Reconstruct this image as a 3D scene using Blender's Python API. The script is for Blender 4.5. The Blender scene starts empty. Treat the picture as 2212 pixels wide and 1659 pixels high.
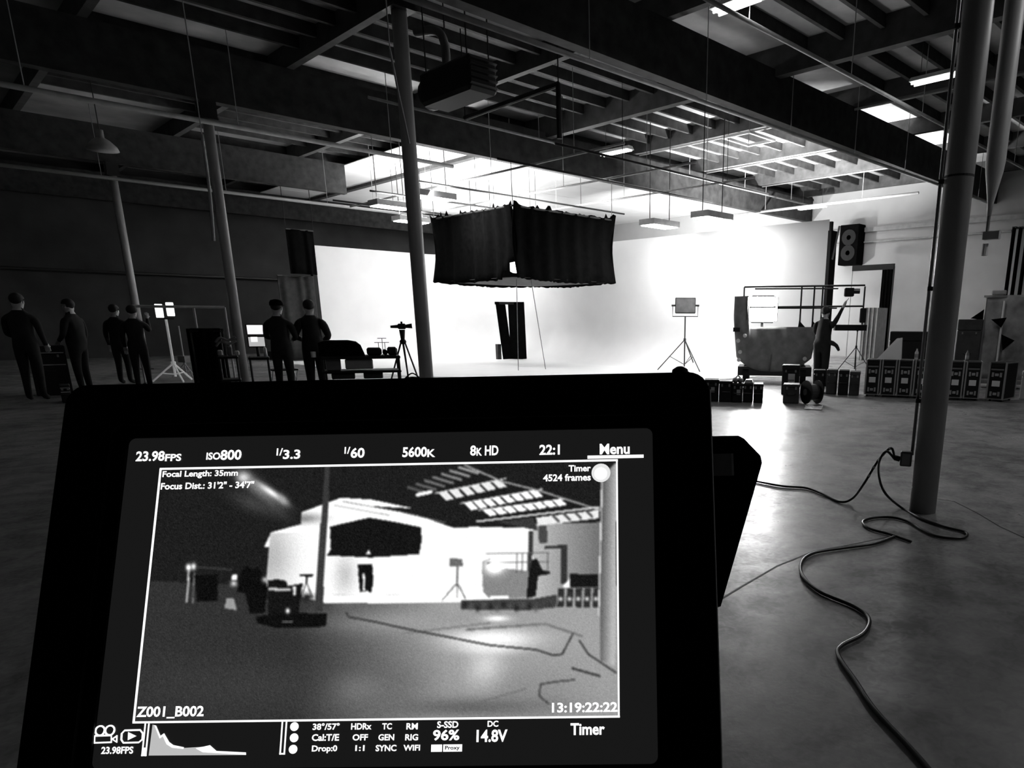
import bpy, math, random
import numpy as np
from mathutils import Matrix, Vector
random.seed(7); rng = np.random.default_rng(7)
C = bpy.context.scene.collection
scn = bpy.context.scene
PI = math.pi

# ------------------------------------------------------------------ camera
F_PX, CX, CY, CAM_H = 1503.4, 1392.2, 1095.6, 1.5      # a crop of a larger picture: the lens axis sits low right
AX = np.array([[0.68168576, -0.73163408, 0.00401301],     # camera right
               [-0.18600395, -0.17860504, -0.96617947],   # camera down
               [0.70760657, 0.65788435, -0.25783934]])    # camera forward
CAM = np.array([0, 0, CAM_H])
cd = bpy.data.cameras.new('camera'); cam = bpy.data.objects.new('camera', cd); C.objects.link(cam)
cd.sensor_width = 36; cd.lens = F_PX * 36 / 2212; cd.clip_start = .02; cd.clip_end = 200
cd.shift_x = (1106 - CX) / 2212; cd.shift_y = (CY - 829.5) / 2212
cam.matrix_world = Matrix([[AX[0][i], -AX[1][i], -AX[2][i], CAM[i]] for i in range(3)] + [[0, 0, 0, 1]])
scn.camera = cam
# ------------------------------------------------------------------ world, exposure
w = bpy.data.worlds.new('world'); scn.world = w; w.use_nodes = True
w.node_tree.nodes['Background'].inputs[0].default_value = (.5, .5, .5, 1)
w.node_tree.nodes['Background'].inputs[1].default_value = .004
scn.view_settings.view_transform = 'Standard'; scn.view_settings.look = 'None'
scn.view_settings.exposure = .35; scn.view_settings.gamma = 1; scn.view_settings.use_curve_mapping = False

def area_light(name, loc, power, sx, sy, aim, parent=None, spread=180):
    l = bpy.data.lights.new(name, 'AREA'); l.shape = 'RECTANGLE'; l.size = sx; l.size_y = sy; l.energy = power; l.spread = math.radians(spread)
    o = bpy.data.objects.new(name, l); C.objects.link(o); o.location = loc
    o.rotation_euler = (Vector(aim) - Vector(loc)).to_track_quat('-Z', 'Y').to_euler()
    if parent:
        o.parent = parent; o.matrix_parent_inverse = Matrix.Translation(parent.location).inverted() if not parent.rotation_euler.z else parent.matrix_basis.inverted()
    return o

# ------------------------------------------------------------------ survey helpers (photograph pixel -> place)
def ray(px, py): return AX.T @ np.array([(px - CX) / F_PX, (py - CY) / F_PX, 1.0])
def at(px, py, x=None, y=None, z=None, D=None):
    d = ray(px, py)
    t = x / d[0] if x is not None else y / d[1] if y is not None else (z - CAM_H) / d[2] if z is not None else D / math.hypot(d[0], d[1])
    return CAM + t * d
def gp(px, py): return at(px, py, z=0)
def face_cam(p): return math.atan2(-p[1], -p[0])          # heading that looks at the camera

# ------------------------------------------------------------------ materials
MATS = {}
def mat(name, g, rough=.6, metal=0.0, var=.0, scale=6, bump=0.0, emit=0, spec=.5, trans=0):
    if name in MATS: return MATS[name]
    m = bpy.data.materials.new(name); m.use_nodes = True; nt = m.node_tree; b = nt.nodes['Principled BSDF']
    b.inputs['Base Color'].default_value = (g, g, g, 1); b.inputs['Roughness'].default_value = rough; b.inputs['Metallic'].default_value = metal
    b.inputs['Specular IOR Level'].default_value = spec
    if trans: b.inputs['Transmission Weight'].default_value = trans
    if var or bump:
        tc = nt.nodes.new('ShaderNodeTexCoord'); n = nt.nodes.new('ShaderNodeTexNoise'); n.inputs['Scale'].default_value = scale; n.inputs['Detail'].default_value = 6
        nt.links.new(tc.outputs['Object'], n.inputs['Vector'])
        if var:
            r = nt.nodes.new('ShaderNodeMapRange'); r.inputs[1].default_value = .3; r.inputs[2].default_value = .7
            r.inputs[3].default_value = max(0, g - var); r.inputs[4].default_value = g + var
            nt.links.new(n.outputs['Fac'], r.inputs[0]); nt.links.new(r.outputs[0], b.inputs['Base Color'])
        if bump:
            bp = nt.nodes.new('ShaderNodeBump'); bp.inputs['Strength'].default_value = bump; bp.inputs['Distance'].default_value = .02
            nt.links.new(n.outputs['Fac'], bp.inputs['Height']); nt.links.new(bp.outputs[0], b.inputs['Normal'])
    if emit:
        b.inputs['Emission Color'].default_value = (1, 1, 1, 1); b.inputs['Emission Strength'].default_value = emit
    MATS[name] = m; return m
def concrete():
    m = bpy.data.materials.new('floor_concrete'); m.use_nodes = True; nt = m.node_tree; b = nt.nodes['Principled BSDF']
    tc = nt.nodes.new('ShaderNodeTexCoord')
    def noise(s, d=8, dist=0):
        n = nt.nodes.new('ShaderNodeTexNoise'); n.inputs['Scale'].default_value = s; n.inputs['Detail'].default_value = d; n.inputs['Distortion'].default_value = dist
        nt.links.new(tc.outputs['Object'], n.inputs['Vector']); return n
    a, c, e, h = noise(.55, 6, .6), noise(3.2, 12, .5), noise(60, 3), noise(17, 8, 1.2)
    hm_ = nt.nodes.new('ShaderNodeMath'); hm_.operation = 'MULTIPLY_ADD'; hm_.inputs[1].default_value = .55; hm_.inputs[2].default_value = -.275; nt.links.new(h.outputs['Fac'], hm_.inputs[0])
    mx = nt.nodes.new('ShaderNodeMath'); mx.operation = 'ADD'; nt.links.new(a.outputs['Fac'], mx.inputs[0]); nt.links.new(c.outputs['Fac'], mx.inputs[1])
    r = nt.nodes.new('ShaderNodeMapRange'); r.inputs[1].default_value = .75; r.inputs[2].default_value = 1.25; r.inputs[3].default_value = .08; r.inputs[4].default_value = .34
    my = nt.nodes.new('ShaderNodeMath'); my.operation = 'ADD'; nt.links.new(mx.outputs[0], my.inputs[0]); nt.links.new(hm_.outputs[0], my.inputs[1]); mx = my
    nt.links.new(mx.outputs[0], r.inputs[0]); nt.links.new(r.outputs[0], b.inputs['Base Color'])
    q = nt.nodes.new('ShaderNodeMapRange'); q.inputs[1].default_value = .7; q.inputs[2].default_value = 1.3; q.inputs[3].default_value = .48; q.inputs[4].default_value = .27
    nt.links.new(mx.outputs[0], q.inputs[0]); nt.links.new(q.outputs[0], b.inputs['Roughness'])
    bp = nt.nodes.new('ShaderNodeBump'); bp.inputs['Strength'].default_value = .35; bp.inputs['Distance'].default_value = .01
    ad = nt.nodes.new('ShaderNodeMath'); ad.operation = 'MULTIPLY_ADD'; ad.inputs[1].default_value = .12
    nt.links.new(e.outputs['Fac'], ad.inputs[0]); nt.links.new(c.outputs['Fac'], ad.inputs[2]); nt.links.new(ad.outputs[0], bp.inputs['Height']); nt.links.new(bp.outputs[0], b.inputs['Normal'])
    return m
black_cloth = mat('black_cloth', .003, .95, var=.0015, scale=9, bump=.2, spec=.03)
black_matte = mat('black_matte', .008, .6, spec=.3)
black_gloss = mat('black_gloss', .008, .3)
dark_grey = mat('dark_grey', .04, .6, var=.015)
mid_grey = mat('mid_grey', .16, .6, var=.04)
light_grey = mat('light_grey', .38, .55, var=.06)
white_paint = mat('white_paint', .8, .6)
cyc_white = mat('cyc_white', .82, .55, var=.02, scale=1.5)
steel = mat('steel', .35, .35, metal=.8)
alu = mat('aluminium', .5, .4, metal=.7)
col_grey = mat('column_paint', .40, .45, var=.03, scale=3)
dark_steel = mat('dark_steel', .03, .45, metal=.3)
wood_dark = mat('dark_timber', .022, .8, var=.015, scale=4)
wood_mid = mat('mid_timber', .06, .75, var=.02, scale=4)
deck_mat = mat('roof_deck', .36, .6, var=.10, scale=1.2)
pipe_mat = mat('pipe_grey', .22, .45, metal=.2)
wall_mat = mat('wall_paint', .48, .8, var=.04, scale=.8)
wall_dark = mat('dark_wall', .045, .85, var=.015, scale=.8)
added_lamp_mat = mat('added_lamp_glow', .9, .4, emit=9)
tube_mat = mat('tube_glow', .9, .4, emit=5)
skin_mat = mat('skin', .5, .55)
hair_mat = mat('hair', .012, .7)
cloth_dark = mat('dark_clothes', .010, .9, var=.004)
cloth_grey = mat('grey_clothes', .05, .9, var=.02)

# ------------------------------------------------------------------ mesh builder
class MB:
    def __init__(s): s.v = []; s.f = []
    def add(s, vs, fs):
        o = len(s.v); s.v += [tuple(map(float, q)) for q in vs]; s.f += [tuple(i + o for i in f) for f in fs]; return s
    def box(s, c, d, rz=0, rx=0, ry=0):
        m = Matrix.Rotation(rz, 3, 'Z') @ Matrix.Rotation(ry, 3, 'Y') @ Matrix.Rotation(rx, 3, 'X'); vs = []
        for x in (-.5, .5):
            for y in (-.5, .5):
                for z in (-.5, .5): vs.append(m @ Vector((x * d[0], y * d[1], z * d[2])) + Vector(c))
        return s.add(vs, [(0, 1, 3, 2), (4, 6, 7, 5), (0, 4, 5, 1), (2, 3, 7, 6), (0, 2, 6, 4), (1, 5, 7, 3)])
    def bbox(s, c, d, b=.01, rz=0):                       # chamfered box
        x, y, z = d[0] / 2, d[1] / 2, d[2] / 2; m = Matrix.Rotation(rz, 3, 'Z'); vs = []; idx = {}
        for sx in (-1, 1):
            for sy in (-1, 1):
                for sz in (-1, 1):
                    for k in range(3):
                        q = [sx * (x - b), sy * (y - b), sz * (z - b)]; q[k] = (sx * x, sy * y, sz * z)[k]
                        idx[(sx, sy, sz, k)] = len(vs); vs.append(m @ Vector(q) + Vector(c))
        fs = []
        for k in range(3):
            a, bb = [i for i in range(3) if i != k]
            for sg in (-1, 1):
                loop = []
                for (p, q) in ((-1, -1), (1, -1), (1, 1), (-1, 1)):
                    t = [0, 0, 0]; t[k] = sg; t[a] = p; t[bb] = q; loop.append(idx[(*t, k)])
                fs.append(tuple(loop if (sg > 0) == (k != 1) else loop[::-1]))
        for k in range(3):
            a, bb = [i for i in range(3) if i != k]
            for p in (-1, 1):
                for q in (-1, 1):
                    t0 = [0, 0, 0]; t0[k] = -1; t0[a] = p; t0[bb] = q; t1 = list(t0); t1[k] = 1
                    fs.append((idx[(*t0, a)], idx[(*t1, a)], idx[(*t1, bb)], idx[(*t0, bb)]))
        for sx in (-1, 1):
            for sy in (-1, 1):
                for sz in (-1, 1): fs.append(tuple(idx[(sx, sy, sz, k)] for k in range(3)))
        return s.add(vs, fs)
    def cyl(s, p0, p1, r0, r1=None, n=10):
        return s.tube([p0, p1], [r0, r0 if r1 is None else r1], n)
    def tube(s, path, r, n=8, cap=True):
        P = [Vector(map(float, p)) for p in path]; R = r if hasattr(r, '__len__') else [r] * len(P); vs = []; fs = []
        t0 = (P[1] - P[0]).normalized(); u = t0.orthogonal().normalized()
        for i, p in enumerate(P):
            t = ((P[i + 1] if i + 1 < len(P) else P[i]) - (P[i - 1] if i else P[i])).normalized()
            u = (u - t * u.dot(t)); u = u.normalized() if u.length > 1e-6 else t.orthogonal().normalized(); wv = t.cross(u)
            for k in range(n):
                a = 2 * PI * k / n; vs.append(p + (u * math.cos(a) + wv * math.sin(a)) * R[i])
        for i in range(len(P) - 1):
            for k in range(n): fs.append((i * n + k, i * n + (k + 1) % n, (i + 1) * n + (k + 1) % n, (i + 1) * n + k))
        if cap: fs.append(tuple(range(n))[::-1]); fs.append(tuple((len(P) - 1) * n + k for k in range(n)))
        return s.add(vs, fs)
    def lathe(s, prof, c=(0, 0, 0), n=14, axis='Z'):
        vs = []; fs = []
        for (r, z) in prof:
            for k in range(n):
                a = 2 * PI * k / n; q = (r * math.cos(a), r * math.sin(a), z)
                if axis == 'X': q = (q[2], q[0], q[1])
                if axis == 'Y': q = (q[1], q[2], q[0])
                vs.append((q[0] + c[0], q[1] + c[1], q[2] + c[2]))
        for i in range(len(prof) - 1):
            for k in range(n): fs.append((i * n + k, i * n + (k + 1) % n, (i + 1) * n + (k + 1) % n, (i + 1) * n + k))
        fs.append(tuple(range(n))[::-1]); fs.append(tuple((len(prof) - 1) * n + k for k in range(n)))
        return s.add(vs, fs)
    def sphere(s, c, r, n=10, m=7):
        r = r if hasattr(r, '__len__') else (r, r, r)
        vs = []; fs = []
        for i in range(m + 1):
            th = PI * i / m
            for k in range(n):
                a = 2 * PI * k / n; vs.append((c[0] + r[0] * math.sin(th) * math.cos(a), c[1] + r[1] * math.sin(th) * math.sin(a), c[2] + r[2] * math.cos(th)))
        for i in range(m):
            for k in range(n): fs.append((i * n + k, (i + 1) * n + k, (i + 1) * n + (k + 1) % n, i * n + (k + 1) % n))
        return s.add(vs, fs)
    def prism(s, poly, a, b, plane='XY'):                 # polygon extruded from a to b along the third axis
        n = len(poly); f = {'XY': lambda p, t: (p[0], p[1], t), 'XZ': lambda p, t: (p[0], t, p[1]), 'YZ': lambda p, t: (t, p[0], p[1])}[plane]
        vs = [f(p, a) for p in poly] + [f(p, b) for p in poly]
        return s.add(vs, [tuple(range(n))[::-1], tuple(range(n, 2 * n))] + [(i, (i + 1) % n, n + (i + 1) % n, n + i) for i in range(n)])
    def grid(s, fn, nu, nv):
        vs = [fn(i / nu, j / nv) for j in range(nv + 1) for i in range(nu + 1)]
        return s.add(vs, [(j * (nu + 1) + i, j * (nu + 1) + i + 1, (j + 1) * (nu + 1) + i + 1, (j + 1) * (nu + 1) + i) for j in range(nv) for i in range(nu)])
    def build(s, name, material, parent=None, smooth=False, thick=0):
        me = bpy.data.meshes.new(name); me.from_pydata(s.v, [], s.f); me.validate(); me.materials.append(material)
        if smooth: me.polygons.foreach_set('use_smooth', [True] * len(me.polygons))
        o = bpy.data.objects.new(name, me); C.objects.link(o)
        if parent: o.parent = parent
        if thick:
            md = o.modifiers.new('thickness', 'SOLIDIFY'); md.thickness = thick; md.offset = 0
        return o
def tag(o, label=None, cat=None, group=None, kind=None):
    if label: o['label'] = label
    if cat: o['category'] = cat
    if group: o['group'] = group
    if kind: o['kind'] = kind
    return o
def thing(name, label, cat, loc=(0, 0, 0), rz=0, group=None):
    o = bpy.data.objects.new(name, None); C.objects.link(o); o.location = [float(q) for q in loc]; o.rotation_euler = (0, 0, rz); o.empty_display_size = .1
    return tag(o, label, cat, group)
def struct(name, mb, m, parent=None, **k):
    o = mb.build(name, m, parent, **k)
    if not parent: o['kind'] = 'structure'
    return o
def dup(root, loc, rz, label=None):
    r = root.copy(); C.objects.link(r); r.location = [float(q) for q in loc]; r.rotation_euler = (0, 0, rz)
    if label: r['label'] = label
    for ch in root.children:
        c = ch.copy(); C.objects.link(c); c.parent = r
        for g in ch.children:
            d = g.copy(); C.objects.link(d); d.parent = c
    return r
def smooth_path(P, n=6):
    P = [np.array(p, float) for p in P]; out = []
    for i in range(len(P) - 1):
        a, b, c, d = P[max(i - 1, 0)], P[i], P[i + 1], P[min(i + 2, len(P) - 1)]
        for k in range(n):
            t = k / n; out.append(.5 * (2 * b + (c - a) * t + (2 * a - 5 * b + 4 * c - d) * t * t + (3 * b - a - 3 * c + d) * t ** 3))
    return out + [P[-1]]

# =================================================================== THE SETTING
X0, X1, Y0, Y1, ZR = -9.0, 30.0, -7.0, 35.5, 7.3
floor = struct('floor', MB().box(((X0 + X1) / 2, (Y0 + Y1) / 2, -.1), (X1 - X0 + .6, Y1 - Y0 + .6, .2)), concrete())
for path in ([(1540, 1305), (1600, 1268), (1680, 1222), (1760, 1190), (1830, 1178), (1920, 1160)],
             [(2000, 1075), (2060, 1083), (2110, 1108), (2160, 1138), (2230, 1170)],
             [(2020, 985), (2100, 992), (2212, 1003), (2300, 1012)]):
    P = [gp(*q) for q in path]; m = MB()
    for a, b in zip(P[:-1], P[1:]):
        d = (b - a) / np.linalg.norm(b - a); n = np.array([-d[1], d[0], 0]) * .006
        m.add([a - n, b - n, b + n, a + n], [(0, 1, 2, 3)])
    for i, v in enumerate(m.v): m.v[i] = (v[0], v[1], .0012)
    m.build('floor_crack', black_matte, floor)
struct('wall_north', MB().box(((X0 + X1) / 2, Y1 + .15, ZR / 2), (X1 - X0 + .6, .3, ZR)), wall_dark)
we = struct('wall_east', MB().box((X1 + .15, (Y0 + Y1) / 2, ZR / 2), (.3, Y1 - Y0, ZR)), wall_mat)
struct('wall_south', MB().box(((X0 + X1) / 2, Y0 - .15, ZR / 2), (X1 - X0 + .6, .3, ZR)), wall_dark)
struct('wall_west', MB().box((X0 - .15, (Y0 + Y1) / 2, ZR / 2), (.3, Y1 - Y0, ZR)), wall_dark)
ceil = struct('ceiling', MB().box(((X0 + X1) / 2, (Y0 + Y1) / 2, ZR + .08), (X1 - X0 + .6, Y1 - Y0 + .6, .16)), deck_mat)
GY = [2.05, 9.8, 17.7, 26.4]
GZ0, GZ1 = 5.88, 6.86
for gy in [-5.5] + GY + [34.6]:
    xe = X1 if gy != 26.4 else 12.5
    MB().box(((X0 + xe) / 2, gy, (GZ0 + GZ1) / 2), (xe - X0, .26, GZ1 - GZ0)).build('girder', wood_dark, ceil)
PX = [-7.33 + 3.667 * k for k in range(11)]
for px in PX:
    deep = abs(px - 14.67) < .1
    z0 = 6.86 if not deep else 6.72
    MB().box((px, (Y0 + Y1) / 2, (z0 + ZR) / 2), (.16 if not deep else .22, Y1 - Y0, ZR - z0)).build('purlin', wood_mid, ceil)
sub_me = None
rows = []
for gi in range(len(GY)):
    a = GY[gi]; b = GY[gi + 1] if gi + 1 < len(GY) else 34.6; k = round((b - a) / .86)
    rows += [a + (b - a) * (i + 1) / k for i in range(k - 1)]
ns = 0
for bx in [p for p in PX if 3 < p < 29]:
    for ry in rows:
        if ry > 3.2 * (bx + 4) or bx > 5.5 * ry or ns >= 300: continue
        if sub_me is None:
            s = MB().box((3.667 / 2, 0, 0), (3.667 - .16, .09, .24)).build('sub_purlin', wood_dark, ceil); sub_me = s.data
        else:
            s = bpy.data.objects.new('sub_purlin', sub_me); C.objects.link(s); s.parent = ceil
        s.location = (bx, ry, ZR - .12); ns += 1
# white soffit boards added to make the roof over the studio bay bright
sof = None
for i in range(7):
    for j in range(7):
        x, y = 12.5 + 2.5 * (i + .5), 17.85 + 2.5 * (j + .5)
        if sof is None: so = MB().bbox((0, 0, 0), (2.48, 2.48, .03), .008).build('added_soffit_board', mat('added_soffit_white', .80, .7, var=.03, scale=1), ceil); sof = so.data
        else: so = bpy.data.objects.new('added_soffit_board', sof); C.objects.link(so); so.parent = ceil
        so.location = (x, y, GZ1 - .02 + .002 * ((i * 3 + j) % 3))
# wall ledge, conduit on the far wall
MB().box((X1 - .06, 11, 5.35), (.12, 18, .18)).build('wall_ledge', light_grey, we)
MB().cyl((X1 - .06, 9, 4.85), (X1 - .06, 17.6, 4.85), .04).build('wall_conduit', light_grey, we)

# ------------------------------------------------------------------ steel columns
CXs = 5.6
def column(px, py, y, label, r=.102, seam=True):
    d = ray(px, py); x = y * d[0] / d[1]
    t = thing('steel_column', label, 'column', (x, y, 0), 0, 'round steel columns of the hall')
    MB().lathe([(r, 0), (r, GZ0 - .35)], n=28).build('shaft', col_grey, t, smooth=False).data.polygons.foreach_set('use_smooth', [True] * 28 + [False] * 2)
    MB().box((0, 0, GZ0 - .33), (.34, .34, .04)).box((0, .15, GZ0 - .16), (.3, .02, .31)).box((0, -.15, GZ0 - .16), (.3, .02, .31)).build('cap_plate', dark_steel, t)
    MB().box((0, 0, .012), (.3, .3, .024)).build('base_plate', dark_steel, t) if not seam else None
    if seam:
        MB().lathe([(r + .002, 0), (r + .002, .014)], (0, 0, 2.52), n=28).build('weld_seam', dark_grey, t)
    return t
colR = column(1992, 1105, 2.09, 'grey round steel column with a metal conduit and socket box down its side')
column(905, 600, 9.8, 'grey round steel column rising beside the hanging black skirted light box', seam=False)
column(490, 550, 17.7, 'grey round steel column beside the lit twin monitors of the crew', seam=False)
column(270, 530, 26.4, 'thin far steel column behind the people and the twin lamp heads', seam=False)
# conduit + socket box on the near column (parts that move with it)
cr = np.array([colR.location.x, colR.location.y, 0])
dv = ray(1992, 800); lf = np.array([-dv[1], dv[0], 0]); lf /= np.linalg.norm(lf); fw = np.array([dv[0], dv[1], 0]) / math.hypot(dv[0], dv[1])
cp = lf * .124 + fw * .01
MB().cyl(cp + [0, 0, .46], cp + [0, 0, GZ0 - .4], .013, n=10).build('conduit', steel, colR, smooth=True)
cp2 = lf * .118 - fw * .035
for z in (.9, 1.75, 2.5, 3.5): MB().box(lf * .112 + fw * .0 + [0, 0, z], (.05, .05, .03), rz=math.atan2(lf[1], lf[0])).build('conduit_clamp', dark_steel, colR)
sb = MB().bbox(lf * .165 - fw * .01 + [0, 0, .43], (.09, .07, .12), .008, rz=math.atan2(lf[1], lf[0])).build('socket_box', mid_grey, colR)
MB().box(lf * .165 - fw * .048 + [0, 0, .43], (.06, .006, .09), rz=math.atan2(lf[1], lf[0])).build('socket_plate', light_grey, sb)
MB().cyl(lf * .21 + [0, 0, .42], lf * .255 + [0, 0, .43], .022, n=12).build('plug', black_matte, sb)

# ------------------------------------------------------------------ white cyclorama
WX, WY, CR, CV, CZ = 18.6, 28.4, 2.2, 1.3, 4.25
yr = at(1784, 600, x=WX)[1]; xl = at(686, 600, y=WY)[0]
path = [(WX, yr + (WY - CR - yr) * i / 10, -1, 0) for i in range(10)]
path += [(WX - CR + CR * math.cos(a), WY - CR + CR * math.sin(a), -math.cos(a), -math.sin(a)) for a in np.linspace(0, PI / 2, 13)]
path += [(WX - CR - (WX - CR - xl) * i / 8, WY, 0, -1) for i in range(1, 9)]
prof = [(CV, .004)] + [(CV - CV * math.sin(a), .004 + CV - CV * math.cos(a)) for a in np.linspace(0, PI / 2, 12)[1:]] + [(0, CZ)]
vs = [(p[0] + p[2] * o, p[1] + p[3] * o, z) for p in path for (o, z) in prof]; n = len(prof)
fs = [(i * n + j, i * n + j + 1, (i + 1) * n + j + 1, (i + 1) * n + j) for i in range(len(path) - 1) for j in range(n - 1)]
cyc = thing('cyclorama', 'curved seamless white cyclorama wall with coved floor', 'cyclorama', (WX, WY, 0))
def rel(m, t):
    l = t.location; m.v = [(v[0] - l.x, v[1] - l.y, v[2] - l.z) for v in m.v]; return m
rel(MB().add(vs, fs), cyc).build('coved_wall', cyc_white, cyc, smooth=True)
fp = [(p[0] + p[2] * CV, p[1] + p[3] * CV) for p in path] + [(9.8, WY - .2), (9.9, 18.2), (14.2, 11.45), (16.9, 11.3)]
rel(MB().prism(fp, .001, .006), cyc).build('painted_floor', cyc_white, cyc)
# back framing seen at the end of the wall
pe = MB().box((WX + .16, yr - .03, 1.98), (.34, .10, 3.96)); rel(pe, cyc).build('end_post', black_matte, cyc)
rel(MB().box((WX + .45, yr + .2, CZ / 2), (.10, .10, CZ)), cyc).build('rear_stud', wood_dark, cyc)
rel(MB().cyl((WX + .12, yr - .09, 3.2), (WX + .4, yr - .09, 4.1), .03), cyc).build('brace', light_grey, cyc)
rel(MB().box((xl - .1, WY + .06, CZ / 2), (.16, .2, CZ)), cyc).build('end_board', black_matte, cyc)
for k in range(8): rel(MB().box((WX + .1, yr + 1 + k * 1.9, CZ / 2), (.12, .06, CZ)), cyc).build('stud', wood_mid, cyc)
for k in range(4): rel(MB().box((xl + .9 + k * 1.2, WY + .1, CZ / 2), (.06, .12, CZ)), cyc).build('stud', wood_mid, cyc)

# black drapes beside the left end of the cyclorama
def drape(name, label, a, b, z0, z1, material, wav=.05, n=28, group=None):
    a, b = np.array(a), np.array(b); L = np.linalg.norm(b - a); u = (b - a) / L; nn = np.array([-u[1], u[0]])
    t = thing(name, label, 'drape', (a[0], a[1], z0), 0, group)
    def fn(s, v):
        q = u * L * s + nn * wav * math.sin(s * L * 14 + 1.3 * math.sin(s * 9)) * (1 - .4 * v); return (q[0], q[1], (z1 - z0) * v)
    MB().grid(fn, n, 6).build('cloth', material, t, smooth=True, thick=.012)
    MB().cyl((0, 0, z1 - z0), (u[0] * L, u[1] * L, z1 - z0), .025).build('rail', dark_steel, t)
    return t
pa = at(622, 540, y=WY - .3); pb = at(681, 540, y=WY - .3)
t = drape('black_drape', 'short black cloth hung high beside the left end of the white wall', pa[:2], pb[:2], at(650, 592, y=WY - .3)[2], at(650, 497, y=WY - .3)[2], black_cloth)
for q in (pa, pb): MB().cyl((q[0] - pa[0], q[1] - pa[1], at(650, 497, y=WY - .3)[2] - t.location.z), (q[0] - pa[0], q[1] - pa[1], GZ0 + 1 - t.location.z), .012).build('hanging_rope', black_matte, t)
pa = at(604, 640, y=WY - .1); pb = at(682, 640, y=WY - .1)
drape('black_drape', 'tall dark cloth standing behind the two people in front of the white wall end', pa[:2], pb[:2], 0.02, at(640, 597, y=WY)[2], mat('dark_drape', .02, .95, var=.008), .06)

# ------------------------------------------------------------------ hanging black skirted light box
DS = 22.0
N = at(1113, 602, D=DS); RR = at(1327, 615, y=N[1]); LL = at(942, 608, x=N[0]); ZB = 2.74; ZT = 4.74
sx, sy = RR[0] - N[0], LL[1] - N[1]
sbx = thing('hanging_light_box', 'large black skirted overhead light box hung above the white studio floor', 'light box', (N[0], N[1], ZB))
hz = ZT - ZB
def skirt(p, q, seedv, peel=0, name='skirt'):
    r = random.Random(seedv); p, q = np.array(p), np.array(q); L = np.linalg.norm(q - p); u = (q - p) / L; nn = np.array([u[1], -u[0]])
    NU = 44; top = [hz + r.uniform(-.03, .05) + (.13 if r.random() < .14 else 0) for _ in range(NU + 1)]; bot = [-.05 * math.sin(i / NU * PI) * 1.4 + r.uniform(-.02, .02) for i in range(NU + 1)]
    top[0] = top[-1] = hz + .12
    m = MB(); NV = 9; vs = []
    for j in range(NV + 1):
        for i in range(NU + 1):
            s = i / NU; v = j / NV; z = bot[i] + (top[i] - bot[i]) * v
            off = .05 * math.sin(s * L * 5 + seedv) * (1 - v) + .03 * math.sin(s * L * 11) - .10 * math.sin(PI * v) * (.4 + .6 * abs(2 * s - 1) ** 3)
            e = abs(2 * s - 1) ** 6 * .14 * (2 * v - 1) * (-1 if v < .5 else 1)
            c = p + u * L * s + nn * (off + e * .5)
            vs.append((c[0], c[1], z))
    fs = []
    for j in range(NV):
        for i in range(NU):
            if peel and j < 2 and i >= NU - peel * (2 - j): continue
            fs.append((j * (NU + 1) + i, j * (NU + 1) + i + 1, (j + 1) * (NU + 1) + i + 1, (j + 1) * (NU + 1) + i))
    return m.add(vs, fs).build(name, black_cloth, sbx, smooth=True, thick=.01)
skirt((0, sy), (0, 0), 1, peel=3); skirt((0, 0), (sx, 0), 2); skirt((sx, 0), (sx, sy), 3); skirt((sx, sy), (0, sy), 4)
MB().grid(lambda a, b: (.03 + (sx - .06) * a, .03 + (sy - .06) * b, .02 - .10 * math.sin(PI * a) * math.sin(PI * b)), 14, 14).build('bottom_cloth', mat('bottom_silk', .09, .9, var=.02), sbx, smooth=True, thick=.006)
for a, b in (((0, 0), (sx, 0)), ((sx, 0), (sx, sy)), ((sx, sy), (0, sy)), ((0, sy), (0, 0)), ((sx / 2, 0), (sx / 2, sy)), ((0, sy / 2), (sx, sy / 2))):
    MB().cyl((*a, hz - .02), (*b, hz - .02), .03).build('frame_pipe', dark_steel, sbx)
for a in ((.05, .05), (sx - .05, .05), (sx - .05, sy - .05), (.05, sy - .05)):
    MB().cyl((*a, hz), (*a, ZR - .3 - ZB), .012).build('hanging_rope', mid_grey, sbx)
for a, b in (((.5, .6, 0), (.2, .3, -ZB + .01)), ((.9, .4, 0), (1.2, .2, -ZB + .01))):
    MB().cyl(a, b, .011).build('tag_line', mid_grey, sbx)
for i, a in enumerate(((.30, .30), (sx * .7, sy * .3), (sx * .3, sy * .7), (sx * .7, sy * .7))):
    l = MB().lathe([(.12, .0), (.2, .04), (.2, .42), (.12, .46)], (a[0], a[1], .16 if not i else .5), n=16).build('space_lamp', mat('space_lamp_silk', .9, .5, emit=3), sbx, smooth=True)
    MB().cyl((a[0], a[1], .6), (a[0], a[1], hz), .012).build('lamp_rod', black_matte, l)
UP = area_light('box_uplight', (N[0] + sx / 2, N[1] + sy / 2, ZT - .25), 420, sx * .8, sy * .8, (N[0] + sx / 2, N[1] + sy / 2, ZR), sbx)

# ------------------------------------------------------------------ lighting grid pipes above the white floor
def pipe(p0, p1, r, label, cat='pipe', name='grid_pipe', group='pipes of the lighting grid', m=None, hang=True, step=3.0, ztop=ZR):
    p0, p1 = np.array(p0, float), np.array(p1, float); L = np.linalg.norm(p1 - p0); t = thing(name, label, cat, p0, 0, group)
    MB().cyl((0, 0, 0), p1 - p0, r, n=8).build('tube', m or pipe_mat, t, smooth=True)
    if hang:
        k = max(2, int(L / step))
        for i in range(k):
            q = (p1 - p0) * ((i + .5) / k); MB().cyl(q, (q[0], q[1], ztop - p0[2]), .009, n=6).build('hanger_rod', m or pipe_mat, t)
    return t
for i, y in enumerate((13.2, 15.4, 19.5, 22.0, 24.6)): pipe((11.2, y, 5.35), (19.8, y, 5.35), .03, 'dark grid pipe along the girders ' + ('over the lamp stand', 'just before the black light box', 'over the near half of the black light box', 'over the far half of the black light box', 'behind the black light box')[i], m=dark_steel)
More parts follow.
